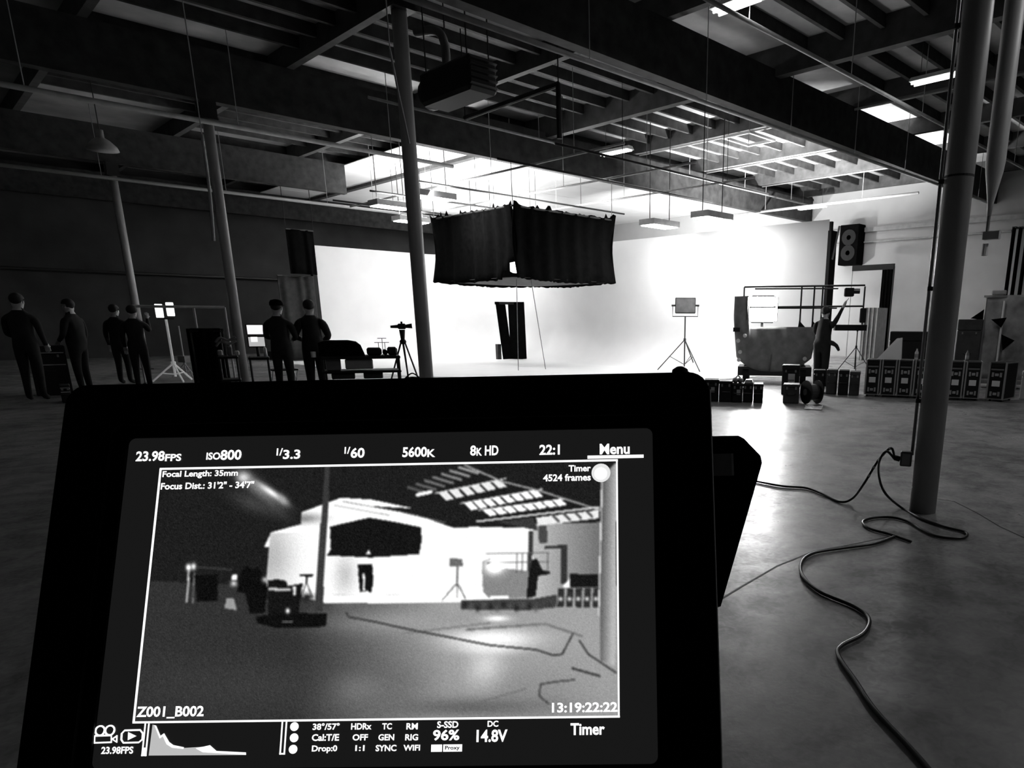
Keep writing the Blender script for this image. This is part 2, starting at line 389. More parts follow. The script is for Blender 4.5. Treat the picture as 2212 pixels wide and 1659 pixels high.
for i, x in enumerate((12.4, 15.0, 17.6)): pipe((x, 12.2, 5.41), (x, 25.9, 5.41), .03, 'pale grid pipe across the girders ' + ('along the open side of the white floor', 'over the middle of the black light box', 'along the long side of the white wall')[i], m=light_grey)
# lamp banks added on the grid to light the white wall and the roof
bank_at = ('over the lamp stand', 'beside the black light box', 'behind the black light box near the wall corner', 'behind the black light box, facing the end wall', 'nearest the black cloth', 'over the open edge of the white floor')
for bi, (x, y, zb, ax, ay, pw, up) in enumerate(((17.0, 13.2, 4.35, 17.6, 13.5, 120, 0), (17.2, 15.4, 4.35, 17.6, 17, 120, 0), (17.0, 24.6, 4.95, 18.2, 25, 70, 150), (14.0, 24.6, 4.95, 14.5, 28, 60, 150), (11.85, 22.0, 4.95, 12.6, 28, 28, 50), (11.85, 19.5, 4.95, 17.0, 13.0, 170, 50))):
    zk = (GZ1 - .04 if y > 18 and x > 13 else ZR) - zb
    t = thing('added_lamp_bank', 'added white lamp bank clamped on the grid ' + bank_at[bi], 'lamp', (x, y, zb), 0, 'lamp banks added to the lighting grid')
    MB().box((0, 0, .08), (1.2, .62, .16)).build('housing', light_grey, t)
    MB().box((0, 0, -.012), (1.1, .54, .024)).build('diffuser', added_lamp_mat, t)
    for q in (-.45, .45): MB().cyl((q, 0, .16), (q, 0, zk), .014, n=6).build('clamp_rod', dark_steel, t)
    area_light('added_bank_light', (x, y, zb - .05), pw, 1.1, .55, (ax, ay, 1.2), t)
    if up:
        MB().box((0, 0, .165), (1.0, .5, .012)).build('top_diffuser', added_lamp_mat, t)
        area_light('added_bank_uplight', (x, y, zb + .21), up, 1.0, .5, (x, y, 9), t)

# ------------------------------------------------------------------ roof services: pipes, tubes, heater
pipe((-6, 17.35, 5.42), (11.2, 17.35, 5.42), .05, 'thick sprinkler pipe under the girder by the monitor column', name='sprinkler_pipe', group='sprinkler pipes', m=light_grey)
pipe((-6, 26.1, 5.42), (16.5, 26.1, 5.42), .05, 'thick sprinkler pipe under the far girder by the drapes', name='sprinkler_pipe', group='sprinkler pipes', m=pipe_mat)
pipe((-2, 9.5, 5.55), (29, 9.5, 5.75), .045, 'thick sprinkler pipe under the girder over the hanging heater', name='sprinkler_pipe', group='sprinkler pipes', m=light_grey)
pipe((5, 7.1, 5.9), (28, 7.1, 5.9), .035, 'thin conduit between the girders, beside the tube light by the near column', name='roof_conduit', group='roof conduits', m=light_grey)
pipe((9, 17.35, 6.6), (29.5, 17.35, 6.5), .035, 'thin conduit along the upper edge of the deep girder', name='roof_conduit', group='roof conduits', m=light_grey)
pipe((25.9, 11, 5.9), (25.9, 19.5, 5.9), .05, 'pale conduit crossing the lit roof bay near the far wall', name='roof_conduit', group='roof conduits', m=light_grey)
pipe((18.3, 3, 6.8), (18.3, 17.3, 6.8), .03, 'thin conduit crossing the roof bay under a rafter', name='roof_conduit', group='roof conduits', m=light_grey, hang=False)
for (x, g, a, b) in ((22.0, .035, 9.95, 17.5), (25.67, .035, 9.95, 17.5), (14.67, .03, 9.95, 17.5)):
    pipe((x + .13, a, 6.84), (x + .13, b, 6.84), g, {22.0: 'pale conduit along the middle rafter of the lit roof bay', 25.67: 'pale conduit along the rafter nearest the far wall', 14.67: 'pale conduit along the deep rafter over the hanging heater side'}[x], name='roof_conduit', group='roof conduits', m=alu, hang=False)
def tube_light(p0, p1, label, glow=tube_mat, pw=30):
    p0, p1 = np.array(p0, float), np.array(p1, float); c = (p0 + p1) / 2; L = np.linalg.norm(p1 - p0); a = math.atan2(p1[1] - p0[1], p1[0] - p0[0])
    t = thing('tube_light', label, 'light', c, a, 'twin tube ceiling lights')
    MB().prism([(-.16, 0), (.16, 0), (.08, .09), (-.08, .09)], -L / 2, L / 2, 'YZ').build('housing', white_paint, t)
    for s in (-.07, .07): MB().cyl((-L / 2 + .02, s, -.022), (L / 2 - .02, s, -.022), .02, n=8).build('tube', glow, t)
    for s in (-L * .35, L * .35): MB().cyl((s, 0, .09), (s, 0, ZR - c[2]), .006, n=6).build('hanger_wire', dark_grey, t)
    area_light('tube_glow', (c[0], c[1], c[2] - .06), pw, L, .2, (c[0], c[1], 0), t).rotation_euler = (0, 0, 0)
tube_light(at(1300, 335, z=6.2), at(1362, 322, z=6.2), 'lit tube light below the deep girder over the black light box', pw=12)
tube_light(at(1970, 181, z=6.1), at(2090, 153, z=6.1), 'lit twin tube light close beside the near steel column', pw=22)
tube_light(at(1725, 452, z=6.2), at(1785, 445, z=6.2), 'far lit tube light near the top corner of the white wall', pw=12)
tube_light(at(1545, 27, z=6.1), at(1640, -8, z=6.1), 'lit tube light at the girder high over the open floor', pw=14)
tube_light((8.6, .4, 6.1), (10.6, .4, 6.1), 'added unseen tube light over the open floor in front of the road cases', pw=45)  # added out of view to brighten the near column and the road cases
tube_light((7.0, -2.8, 6.1), (9.0, -2.8, 6.1), 'added unseen tube light over the open floor by the south wall', pw=48)  # added out of view for light on the right side of the column
tube_light((-2.5, 13.0, 6.1), (-2.5, 15.0, 6.1), 'added unseen tube light over the dark side of the hall', pw=3)  # dim tube added out of view to lift the crew side
def added_work_lamp(x, y, aim, pw, label):  # added lamps, hidden behind the white wall to brighten roof and far wall
    t = thing('added_work_lamp', label, 'lamp', (x, y, 0), hd0(x, y, aim), 'unseen work lamps added behind the white wall')
    MB().cyl((0, 0, .1), (0, 0, 1.3), .02).build('pole', dark_steel, t)
    for k in range(3): MB().cyl((0, 0, .6), (.45 * math.cos(k * 2.094), .45 * math.sin(k * 2.094), .015), .014, n=6).build('leg', dark_steel, t)
    MB().bbox((0, 0, 1.45), (.4, .5, .25), .03).build('lamp_head', dark_steel, t); MB().box((0, 0, 1.585), (.34, .44, .02)).build('lens', added_lamp_mat, t)
    area_light('added_work_light', (x, y, 1.65), pw, .34, .44, aim, t, spread=110)
def hd0(x, y, aim): return math.atan2(aim[1] - y, aim[0] - x)
added_work_lamp(21.4, 14.0, (22.4, 14.2, 7), 2100, 'added unseen work lamp aimed at the roof behind the long side of the white wall')
added_work_lamp(25.6, 18.4, (30, 17.2, 2.6), 120, 'added unseen work lamp aimed at the far pale wall behind the long side of the white wall')
added_work_lamp(22.4, 21.4, (28.5, 22.5, 6.2), 620, 'added unseen work lamp aimed at the added white soffit behind the long side of the white wall')
added_work_lamp(21.5, 31.0, (20.0, 29.5, 7), 300, 'added unseen work lamp aimed at the roof behind the corner of the white wall')
# gas heater hung under the girder
ht = thing('unit_heater', 'black box heater with a fan hung from the roof above the left column', 'heater', (7.25, 10.95, 4.95), PI / 2)
MB().bbox((0, 0, .28), (1.45, .55, .5), .05).build('body', black_matte, ht)
MB().lathe([(.2, 0), (.24, .03), (.24, .12)], (.72, 0, .28), n=18, axis='X').build('fan_ring', dark_steel, ht)
for i in range(5): MB().box((-.74, 0, .12 + i * .085), (.05, .5, .012), ry=.5).build('louvre', dark_steel, ht)
for a in ((-.6, .2), (.6, .2), (.6, -.2), (-.6, -.2)): MB().cyl((*a, .5), (*a, 1.9), .012, n=6).build('hanger_rod', dark_steel, ht)
MB().tube(smooth_path([(.3, 0, .5), (.3, 0, .9), (.35, .1, 1.1), (.9, .15, 1.2)]), .07, n=10).build('flue', mid_grey, ht, smooth=True)
a, b = at(1005, 255, z=5.6), at(1206, 182, z=5.6)
t = thing('black_pipe', 'black angled pipe with a drop leg hung beneath the roof by the heater', 'pipe', a)
MB().cyl((0, 0, 0), b - a, .05).build('run', black_matte, t)
q = b - a; e = at(1208, 300, x=b[0]); MB().cyl(q, (q[0], q[1], e[2] - a[2]), .05).build('drop_leg', black_matte, t)
MB().cyl(q, (q[0], q[1], ZR - a[2]), .012).build('hanger_rod', black_matte, t); MB().cyl((0, 0, 0), (0, 0, ZR - a[2]), .012).build('hanger_rod', black_matte, t)
# white cable hanging along the left column, square metal frame on the roof
a, b = at(842, 105, x=5.3), at(884, 310, x=5.45)
t = thing('hanging_cable', 'pale thin cable hanging down beside the left column', 'cable', b)
MB().tube(smooth_path([a - b, (a - b) * .6 + [.02, .03, -.05], (a - b) * .25, (0, 0, 0)]), .014).build('cord', light_grey, t, smooth=True)
MB().cyl(a - b, (a[0] - b[0], a[1] - b[1], GZ0 + .3 - b[2]), .008).build('roof_wire', light_grey, t)
a = at(436, 290, x=5.0, D=None); b = at(462, 520, x=5.1)
t = thing('hanging_cable', 'pale thin cable hanging beside the column of the twin monitors', 'cable', b)
MB().tube(smooth_path([a - b, (a - b) * .5 + [.03, .02, 0], (0, 0, 0)]), .03).build('cord', light_grey, t, smooth=True)
MB().cyl(a - b, (a[0] - b[0], a[1] - b[1], ZR - b[2]), .01).build('roof_wire', light_grey, t)
c = at(1618, 300, z=6.6)
t = thing('ceiling_frame', 'small square bright metal frame under the lit roof panels', 'frame', c)
for q, s in (((0, .45, 0), (1.3, .07, .07)), ((0, -.45, 0), (1.3, .07, .07)), ((.62, 0, 0), (.07, .9, .07)), ((-.62, 0, 0), (.07, .9, .07))): MB().box(q, s).build('rail', white_paint, t)
for q in ((.6, .43), (-.6, -.43)): MB().cyl((*q, 0), (*q, ZR - c[2]), .012).build('hanger_rod', pipe_mat, t)
# high-bay lamp and hatch in the dark roof on the left
c = at(222, 325, z=5.0); t = thing('highbay_lamp', 'unlit dome lamp hanging in the dark roof on the side of the crew', 'lamp', c)
MB().lathe([(.30, 0), (.27, .08), (.15, .2), (.07, .25), (.07, .4)], n=16).build('shade', light_grey, t, smooth=True); MB().cyl((0, 0, .4), (0, 0, ZR - c[2]), .01).build('chain', dark_steel, t)
c = at(466, 156, z=7.0); t = thing('roof_panel', 'pale square panel in the dark roof above the crew', 'panel', c)
MB().box((0, 0, 0), (1.0, .6, .05)).build('sheet', light_grey, t); MB().cyl((0, 0, 0), (0, 0, ZR - c[2]), .02).build('hanger_rod', dark_steel, t)
# tube of cloth hung from the roof beside the near column
DH = 8.6; a = at(2197, -40, D=DH); b = at(2148, 372, D=DH); z1 = a[2]
t = thing('hanging_cable_bundle', 'thick grey cable bundle hanging from the roof, narrowing to a rope and hook', 'cable', (b[0], b[1], b[2]))
zt = GZ1 - b[2]; MB().lathe([(.02, -.42), (.03, -.3), (.085, 0), (.095, .1), (.095, zt)], n=16).build('bundle', col_grey, t, smooth=True)
zl = at(2128, 505, D=DH)[2] - b[2]; MB().cyl((0, 0, zl), (0, 0, -.4), .018).build('rope', mid_grey, t)
MB().box((.0, -.05, zl - .02), (.06, .16, .08)).build('hook_block', light_grey, t); MB().cyl((0, 0, zl - .22), (0, 0, zl - .1), .03).build('weight', white_paint, t)

# ------------------------------------------------------------------ far wall: loudspeaker, drape, flats
a, b = at(1821, 488, x=X1 - .35), at(1856, 572, x=X1 - .35)
t = thing('wall_loudspeaker', 'tall black box loudspeaker mounted high on the far pale wall', 'loudspeaker', (X1 - .35, (a[1] + b[1]) / 2, b[2]))
W_, H_ = abs(a[1] - b[1]), a[2] - b[2]
MB().bbox((.05, 0, H_ / 2), (.6, W_, H_), .03).build('cabinet', black_cloth, t)
for z in (.3, .68): MB().lathe([(.36 * W_, 0), (.36 * W_, .02), (.30 * W_, .03), (.1, .0)], (-.27, 0, H_ * z), n=20, axis='X').build('cone', black_matte, t)
MB().box((.2, .0, H_ * .9), (.35, .08, .08)).build('bracket', dark_steel, t)
xa = X1 - 1.2; a, b = at(1842, 580, x=xa), at(1932, 577, x=xa); c = at(1907, 577, x=xa)
t = thing('pipe_drape', 'narrow black curtain hanging from a crossbar in front of the far pale wall', 'drape', (xa, b[1], 0))
MB().box((0, (a[1] - b[1]) / 2, a[2]), (.10, abs(a[1] - b[1]), .22)).build('crossbar', black_matte, t)
wd = c[1] - b[1]; MB().grid(lambda u, v: (.04 * math.sin(u * 22), u * wd, .03 + v * (a[2] - .05)), 24, 5).build('curtain', black_cloth, t, smooth=True, thick=.02)
MB().cyl((0, 0, 0), (0, 0, a[2]), .03).build('upright', dark_steel, t); MB().cyl((0, a[1] - b[1], 0), (0, a[1] - b[1], a[2]), .02).build('upright', light_grey, t)
xa = X1 - 2.2; a, b = at(1876, 665, x=xa), at(1902, 665, x=xa)
for i in range(4):
    y = a[1] + (b[1] - a[1]) * (i + .5) / 4
    t = thing('stacked_flat', 'tall grey scenery flat stacked on edge beside the black curtain', 'flat', (xa + .1 * i, y, 0), 0, 'grey flats stacked beside the curtain')
    MB().box((0, 0, a[2] / 2), (.9, .06, a[2])).build('face', light_grey, t); MB().box((-.44, .05, a[2] / 2), (.05, .05, a[2])).build('edge_batten', mid_grey, t)
# dark vertical folds on the wall at the right
xa = X1 - .4
for i, p in enumerate((2178, 2192, 2208)):
    q = at(p, 560, x=xa); q2 = at(p + 8, 560, x=xa); zt = at(p, 492, x=xa)[2]
    t = thing('wall_fold_curtain', 'narrow dark curtain strip hanging on the far wall above the patched sheet', 'drape', (xa, q2[1], at(p, 640, x=xa)[2]), 0, 'dark curtain strips on the far wall')
    ww = abs(q2[1] - q[1]); MB().grid(lambda u, v: (.03 * math.sin(u * 9), u * ww, v * (zt - t.location.z)), 8, 4).build('cloth', black_cloth, t, smooth=True, thick=.02)
    MB().box((.2, ww / 2, zt - t.location.z), (.45, ww, .05)).build('rail', dark_steel, t)

# =================================================================== THINGS ON THE STUDIO FLOOR
# ------------------------------------------------------------------ black folding flat inside the cyclorama
a = gp(1105, 777); Da = math.hypot(a[0], a[1]); zt = at(1105, 652, D=Da)[2]
t = thing('folding_flat', 'black two-leaf folding flat standing open on the white floor', 'flat', (a[0], a[1], 0))
u = np.array([a[1], -a[0]]) / Da; nn = np.array([-u[1], u[0]]); SP = float(AX[2] @ (a - CAM)) / F_PX
def leaf(p, r, name, lean):
    p, r = np.array(p), np.array(r)
    m = MB(); d = r - p; k = d / np.linalg.norm(d); no = np.array([-k[1], k[0]]) * .02
    vs = []
    for s, pt in ((0, p), (1, r)):
        for h in (0.02, zt):
            for g in (-1, 1): vs.append((*(pt + no * g + u * lean * (1 - h / zt)), h))
    m.add(vs, [(0, 1, 3, 2), (4, 6, 7, 5), (0, 4, 5, 1), (2, 3, 7, 6), (0, 2, 6, 4), (1, 5, 7, 3)]).build(name, black_cloth, t)
P_ = lambda px: u * (px - 1105) * SP
leaf(P_(1077), P_(1096) + nn * .25, 'leaf', .20); leaf(P_(1103) + nn * .2, P_(1136) - nn * .1, 'leaf', .02)
MB().box((*(P_(1105) + nn * .1), zt - .05), (60 * SP, .06, .10), rz=math.atan2(u[1], u[0])).build('top_bar', black_matte, t)
MB().box((*(P_(1078) + nn * .3), .30), (.16, .16, .6)).build('foot_weight', dark_grey, t)

# ------------------------------------------------------------------ lamp stands
def tripod_stand(t, top, spread=.55, hub=.75, r=.016, m=None, legs=3, rot=.4):
    m = m or dark_steel
    MB().cyl((0, 0, .12), (0, 0, top), r, n=8).build('pole', m, t)
    MB().cyl((0, 0, hub - .04), (0, 0, hub + .04), r * 1.9, n=8).build('collar', m, t)
    for k in range(legs):
        a = rot + 2 * PI * k / legs; l = MB().cyl((0, 0, hub), (spread * math.cos(a), spread * math.sin(a), .015), r * .8, n=6).build('leg', m, t)
        MB().cyl((0, 0, .18), (spread * .55 * math.cos(a), spread * .55 * math.sin(a), hub * .46), r * .5, n=6).build('brace', m, l)
p = gp(1478, 800); hd = face_cam(p)
t = thing('panel_lamp', 'dark flat panel lamp on a tripod stand before the white wall', 'lamp', p, hd)
Dp = math.hypot(p[0], p[1]); zt = at(1476, 684, D=Dp)[2]; zc = at(1476, 660, D=Dp)[2]; wd = 44 / F_PX * Dp * .96; hh = 32 / F_PX * Dp
tripod_stand(t, zt, .85, .95, .022, dark_grey, rot=.6)
MB().bbox((0, 0, zc), (.12, wd, hh), .02).build('panel', dark_grey, t)
MB().box((.065, 0, zc), (.01, wd * .92, hh * .86)).build('diffuser', mid_grey, t)
MB().tube([(0, -wd * .62, zc), (0, -wd * .62, zc - hh * .68), (0, wd * .62, zc - hh * .68), (0, wd * .62, zc)], .014, n=6).build('yoke', dark_steel, t)
for s in (-1, 1): MB().cyl((0, s * wd * .5, zc), (0, s * wd * .68, zc), .03, n=8).build('tilt_knob', black_matte, t)

# ------------------------------------------------------------------ lift platform with draped side and lamp
p = gp(1665, 828); Dl = math.hypot(p[0], p[1]); hd = face_cam(p); S = Dl / F_PX * .965
lift = thing('lift_platform', 'grey draped lift platform with guard rails around its deck', 'lift', p, hd)
def ly(px): return -(px - 1665) * S * 1.0     # local +X looks at the camera, +Y to the camera's right is negative
def lz(py): return at(1665, py, D=Dl)[2]
yl, yr2 = -ly(1580), -ly(1762)
# local y axis: heading hd faces camera, so +Y points to the picture's right
YL, YR = (1580 - 1665) * S, (1762 - 1665) * S
zd = lz(708)
MB().box((-.5, (YL + YR) / 2, zd - .05), (1.2, YR - YL, .10)).build('deck', dark_steel, lift)
MB().box((-.5, (YL + YR) / 2, .30), (1.1, (YR - YL) * .86, .22)).build('chassis', dark_steel, lift)
for sx_ in (-.95, -.05):
    for sy_ in (YL + .35, YR - .35): MB().lathe([(.08, -.07), (.19, -.07), (.19, .07), (.08, .07)], (sx_, sy_, .19), n=16, axis='Y').build('wheel', black_matte, lift)
for s in (-.8, -.2):
    for (y0, y1) in ((YL + .3, YR - .3), (YR - .3, YL + .3)): MB().cyl((s, y0, .4), (s, y1, zd - .12), .04, n=6).build('scissor_arm', dark_steel, lift)
def drapefn(u, v):
    y = YL + (1752 - 1580) * S * u; zb = .30 + .34 * (abs(2 * u - 1) ** 3); ztop = lz(640) if u < .20 else zd + .02
    x = .12 + .10 * math.sin(PI * v) + .04 * math.sin(u * 26 + v * 3) * (1 - v * .6)
    edge = max(0, 1 - v * 1.5) * (.10 if u < .5 else -.06)
    return (x - .25 * max(0, 1 - u * 7), y + edge, zb + (ztop - zb) * v)
MB().grid(drapefn, 40, 16).build('side_drape', mat('drape_grey', .20, .8, var=.05, scale=5, bump=.3), lift, smooth=True, thick=.02)
for (px, py) in ((1606, 725), (1592, 736), (1597, 760), (1595, 777), (1733, 773)):
    MB().lathe([(.05, 0), (.05, .02), (.03, .03)], (.25, (px - 1665) * S, lz(py)), n=12, axis='X').build('grommet', white_paint, lift)
zr1, zr2 = lz(620), lz(664)
for z in (zr1, zr2):
    MB().cyl((.02, (1600 - 1665) * S, z), (.02, (1846 - 1665) * S, z + .03), .022, n=8).build('guard_rail', dark_steel, lift)
    MB().cyl((-.98, (1620 - 1665) * S, z), (-.98, (1800 - 1665) * S, z), .018, n=8).build('guard_rail', dark_steel, lift)
for px in (1600, 1719, 1745, 1762, 1846): MB().cyl((.02, (px - 1665) * S, zd - .05 if px < 1800 else lz(700)), (.02, (px - 1665) * S, zr1), .02, n=8).build('rail_post', dark_steel, lift)
MB().box((-.3, (1825 - 1665) * S, lz(707)), (.5, .75, .14)).build('deck_extension', black_matte, lift)
MB().cyl((-.3, (1780 - 1665) * S, lz(707)), (-.3, (1740 - 1665) * S, zd - .05), .06).build('extension_arm', black_matte, lift)
for px, pz in ((1720, 700), (1747, 700)): MB().prism([((px - 1665) * S - .05, zd), ((px - 1665) * S + .14, zd), ((px - 1665) * S - .03, zd + .18)], -.02, .06, 'YZ').build('toe_bracket', black_matte, lift)
# small camera clamped on the rail, control box
c = MB().bbox((.05, (1815 - 1665) * S, lz(632)), (.2, .22, .2), .02).build('rail_camera', black_matte, lift); MB().cyl((.1, (1815 - 1665) * S + .1, lz(630)), (.1, (1815 - 1665) * S + .24, lz(630)), .06, n=10).build('camera_lens', black_gloss, c)
MB().bbox((.05, (1846 - 1665) * S, lz(681)), (.14, .14, .34), .02).build('control_box', black_matte, lift)
# the burning lamp on the deck
pl = gp(1640, 828); zl = at(1640, 668, D=Dl)[2]; v = p * 0
lam = thing('film_lamp', 'glaring film lamp on the lift platform, pointed towards the hall', 'lamp', (p[0] + .0, p[1], zd), hd)
yy = (1640 - 1665) * S
MB().cyl((-.2, yy, 0), (-.2, yy, zl - zd - .3), .03).build('stand_pole', dark_steel, lam)
MB().bbox((-.22, yy, zl - zd), (.3, .62, .66), .05).build('lamp_body', dark_steel, lam)
MB().box((-.055, yy, zl - zd), (.02, .56, .60)).build('lens', mat('film_lamp_glow', .9, .4, emit=45), lam)
for s in (-1, 1): MB().box((.08, yy + s * .33, zl - zd), (.28, .012, .56), rz=s * .25).build('barn_door', black_matte, lam)
area_light('film_lamp_light', tuple(Matrix.Translation(lam.location) @ Matrix.Rotation(hd, 4, 'Z') @ Vector((-.02, yy, zl - zd))), 160, .55, .58, (0.5, 1.5, .2), lam)

# light stand right of the lift
p = gp(1845, 806); t = thing('lamp_stand', 'thin empty tripod stand beside the lift and the dark boxes', 'stand', p, .3)
tripod_stand(t, at(1845, 712, D=math.hypot(*p[:2]))[2], .62, .78, .016, dark_steel, rot=.1)
MB().box((0, 0, at(1845, 712, D=math.hypot(*p[:2]))[2]), (.05, .05, .1)).build('spigot', black_matte, t)

# ------------------------------------------------------------------ row of narrow road cases
ca, cb = gp(1864, 856), gp(2153, 868); dirv = (cb - ca) / 8; pitch = np.linalg.norm(dirv); hd = math.atan2(dirv[0], -dirv[1]) + PI
hd = math.atan2(-dirv[1], -dirv[0]) + PI / 2      # faces the camera side
if math.cos(hd) * ca[0] + math.sin(hd) * ca[1] > 0: hd += PI
CW, CH, CD = pitch * .93, .76, .62
case0 = thing('road_case', 'narrow black road case with metal edges and a white label', 'case', ca + dirv * .5 + [0, 0, 0], hd, 'narrow road cases in a row')
def road_case(t, side=False):
    MB().bbox((-CD / 2, 0, CH / 2 + .03), (CD - .02, CW - .02, CH - .06), .01).build('body', black_matte, t)
    for s in (-1, 1):
        for x in (-.012, -CD + .012): MB().box((x, s * (CW / 2 - .014), CH / 2 + .02), (.028, .028, CH - .04)).build('edge_rail', alu, t)
    for z in (CH - .012, .05):
        MB().box((-.012, 0, z), (.028, CW - .05, .022)).build('edge_rail', dark_grey if z > .5 else mid_grey, t)
        for s in (-1, 1): MB().box((-CD / 2, s * (CW / 2 - .012), z), (CD - .05, .024, .022)).build('edge_rail', alu, t)
    MB().box((0.0, 0, CH - .075), (.012, CW * .62, .05)).build('handle_recess', black_gloss, t)
    MB().box((.002, 0, CH - .14), (.012, CW * .7, .03)).build('lid_rail', mid_grey, t)
    for z in (CH - .24, .15):
        for s in (-1, 1):
            l = MB().box((.004, s * CW * .22, z), (.012, .035, .085)).build('latch', alu, t)
        MB().box((.004, 0, z), (.010, .06, .05)).build('latch_plate', light_grey, t)
    MB().box((.004, 0, CH * .46), (.006, CW * .44, .11)).build('paper_label', white_paint, t)
    for s in (-1, 1):
        for x in (-.08, -CD + .08): MB().lathe([(.028, -.012), (.028, .012)], (x, s * (CW / 2 - .06), .028), n=10, axis='Y').build('caster', black_matte, t)
road_case(case0)
nm = ['narrow road case with a white label, next to the dark boxes', 'narrow road case under the white draped cloth, second of the row', 'narrow road case under the white cloth and the pale bottle', 'narrow road case carrying the pale bottle, beside the near column',
      'narrow road case half hidden behind the near steel column', 'narrow road case under the dark bottle, right of the near column', 'narrow road case next to the end of the row, under the patched sheet', 'wider road case closing the row, its dark side panel in view']
case0['label'] = nm[0]
for i in range(1, 8): c = dup(case0, ca + dirv * (i + .5 + (.30 if i == 7 else 0)) + (np.array([.02, 0, 0]) if i == 7 else 0), hd - (.42 if i == 7 else 0), nm[i])
c.scale = (1, 1.15, 1)
ctop = lambda i, back=.3: np.array(ca + dirv * (i + .5)) + np.array([-math.cos(hd) * back, -math.sin(hd) * back, CH + .0])
# on the cases
q = ctop(.95, .3); t = thing('white_cloth', 'white cloth draped to a peak on top of the road cases', 'cloth', q, hd)
MB().add([(.16, -.26, 0), (.16, .22, 0), (-.14, .22, 0), (-.14, -.26, 0), (.03, .09, .42), (.03, .20, .44), (-.05, .20, .43)], [(0, 1, 5, 4), (1, 2, 6, 5), (2, 3, 4, 6), (3, 0, 4), (4, 5, 6), (3, 2, 1, 0)]).build('cloth', white_paint, t, smooth=False)
MB().tube([(.10, -.10, .12), (.02, .12, .43)], .008, n=6).build('fold', light_grey, t)
def bottle(i, lab, m, h=.24, back=.22):
    t = thing('bottle', lab, 'bottle', ctop(i, back), hd)
    MB().lathe([(.036, 0), (.038, .01), (.038, h * .62), (.016, h * .82), (.014, h * .93)], n=14).build('body', m, t, smooth=True); MB().lathe([(.017, h * .93), (.017, h)], n=12).build('cap', dark_grey, t)
    MB().lathe([(.0385, h * .2), (.0385, h * .5)], n=14).build('label_band', light_grey, t)
bottle(2.55, 'pale plastic bottle standing on the road cases', mat('bottle_pale', .75, .35)); bottle(5.55, 'dark slim bottle standing on the road cases right of the column', mid_grey, .22)
# dark boxes behind the cases
def crate(name, label, cat, pc, w, d, h, m, rz, extra=None, group=None):
    t = thing(name, label, cat, (pc[0], pc[1], 0), rz, group)
    MB().bbox((0, 0, h * .42 + .0), (d, w, h * .84), .015).build('body', m, t); MB().bbox((0, 0, h * .92), (d + .01, w + .01, h * .16), .012).build('lid', m, t)
    for s in (-.28, .28): MB().box((d / 2 + .008, s * w, h * .80), (.016, .035, .05)).build('latch', steel, t)
    MB().tube([(d / 2, -.08, h * .5), (d / 2 + .035, -.06, h * .5), (d / 2 + .035, .06, h * .5), (d / 2, .08, h * .5)], .009, n=6).build('handle', dark_steel, t)
    return t
q = gp(1968, 838); Dq = math.hypot(*q[:2]); crate('trunk', 'big black trunk behind the road cases with the bottle', 'trunk', q, 95 / F_PX * Dq, .7, at(1968, 716, D=Dq)[2], black_matte, face_cam(q))
q = gp(2080, 834); Dq = math.hypot(*q[:2]); crate('trunk', 'tall dark trunk between the near column and the patched sheet', 'trunk', q, 42 / F_PX * Dq, .5, at(2080, 690, D=Dq)[2], dark_grey, face_cam(q))
# worn grey sheet on a rolling frame with pole and black flags
q = gp(2165, 838); Dq = math.hypot(*q[:2]); hd2 = face_cam(q); S2 = Dq / F_PX * .9
t = thing('patched_sheet_cart', 'rolling cart with a worn patched grey sheet, a white pole and black flags', 'cart', q, hd2)
zz = lambda py: at(2160, py, D=Dq)[2]
yy = lambda px: (px - 2165) * S2
MB().grid(lambda u, v: (.03 * math.sin(u * 11) * math.sin(v * 5), yy(2112) + (yy(2235) - yy(2112)) * u, .2 + (zz(640) - .2 + .03 * math.sin(u * 8)) * v), 20, 12).build('sheet', mat('patched_grey', .30, .7, var=.16, scale=2.2), t, smooth=True, thick=.02)
MB().cyl((.08, yy(2148), zz(790)), (.08, yy(2148), zz(650)), .025).build('pole', white_paint, t)
MB().prism([(yy(2150), zz(722)), (yy(2176), zz(735)), (yy(2156), zz(757))], .1, .12, 'YZ').build('flag', black_cloth, t)
MB().prism([(yy(2127), zz(690)), (yy(2156), zz(686)), (yy(2148), zz(708))], .1, .12, 'YZ').build('flag', black_cloth, t)
MB().prism([(yy(2088), zz(688)), (yy(2112), zz(668)), (yy(2112), zz(692))], .1, .12, 'YZ').build('flag', black_cloth, t)
MB().prism([(yy(2188), zz(690)), (yy(2232), zz(678)), (yy(2232), zz(700))], .1, .12, 'YZ').build('flag', black_cloth, t)
MB().box((0, yy(2170), zz(640)), (.05, yy(2235) - yy(2112), .05)).build('top_rail', light_grey, t)
for a in (2114, 2233): MB().cyl((0, yy(a), .1), (0, yy(a), zz(640)), .02).build('upright', alu, t)
MB().box((0, yy(2172), .14), (.6, yy(2235) - yy(2112), .06)).build('base', mid_grey, t)
for s in (-.25, .25):
    for a in (2120, 2228): MB().lathe([(.055, -.02), (.055, .02)], (s, yy(a), .055), n=12, axis='Y').build('caster', black_matte, t)
for a, b in ((2122, 2140), (2136, 2150)): MB().bbox((.02, yy((a + b) / 2), zz(632)), (.12, yy(b) - yy(a), .1), .02).build('clamp', light_grey, t)
q = gp(2212, 864); crate('pale_box', 'pale box with a dark slot at the end of the road cases', 'box', (q[0] + .35, q[1] - .12), .6, .5, .55, light_grey, face_cam(q))

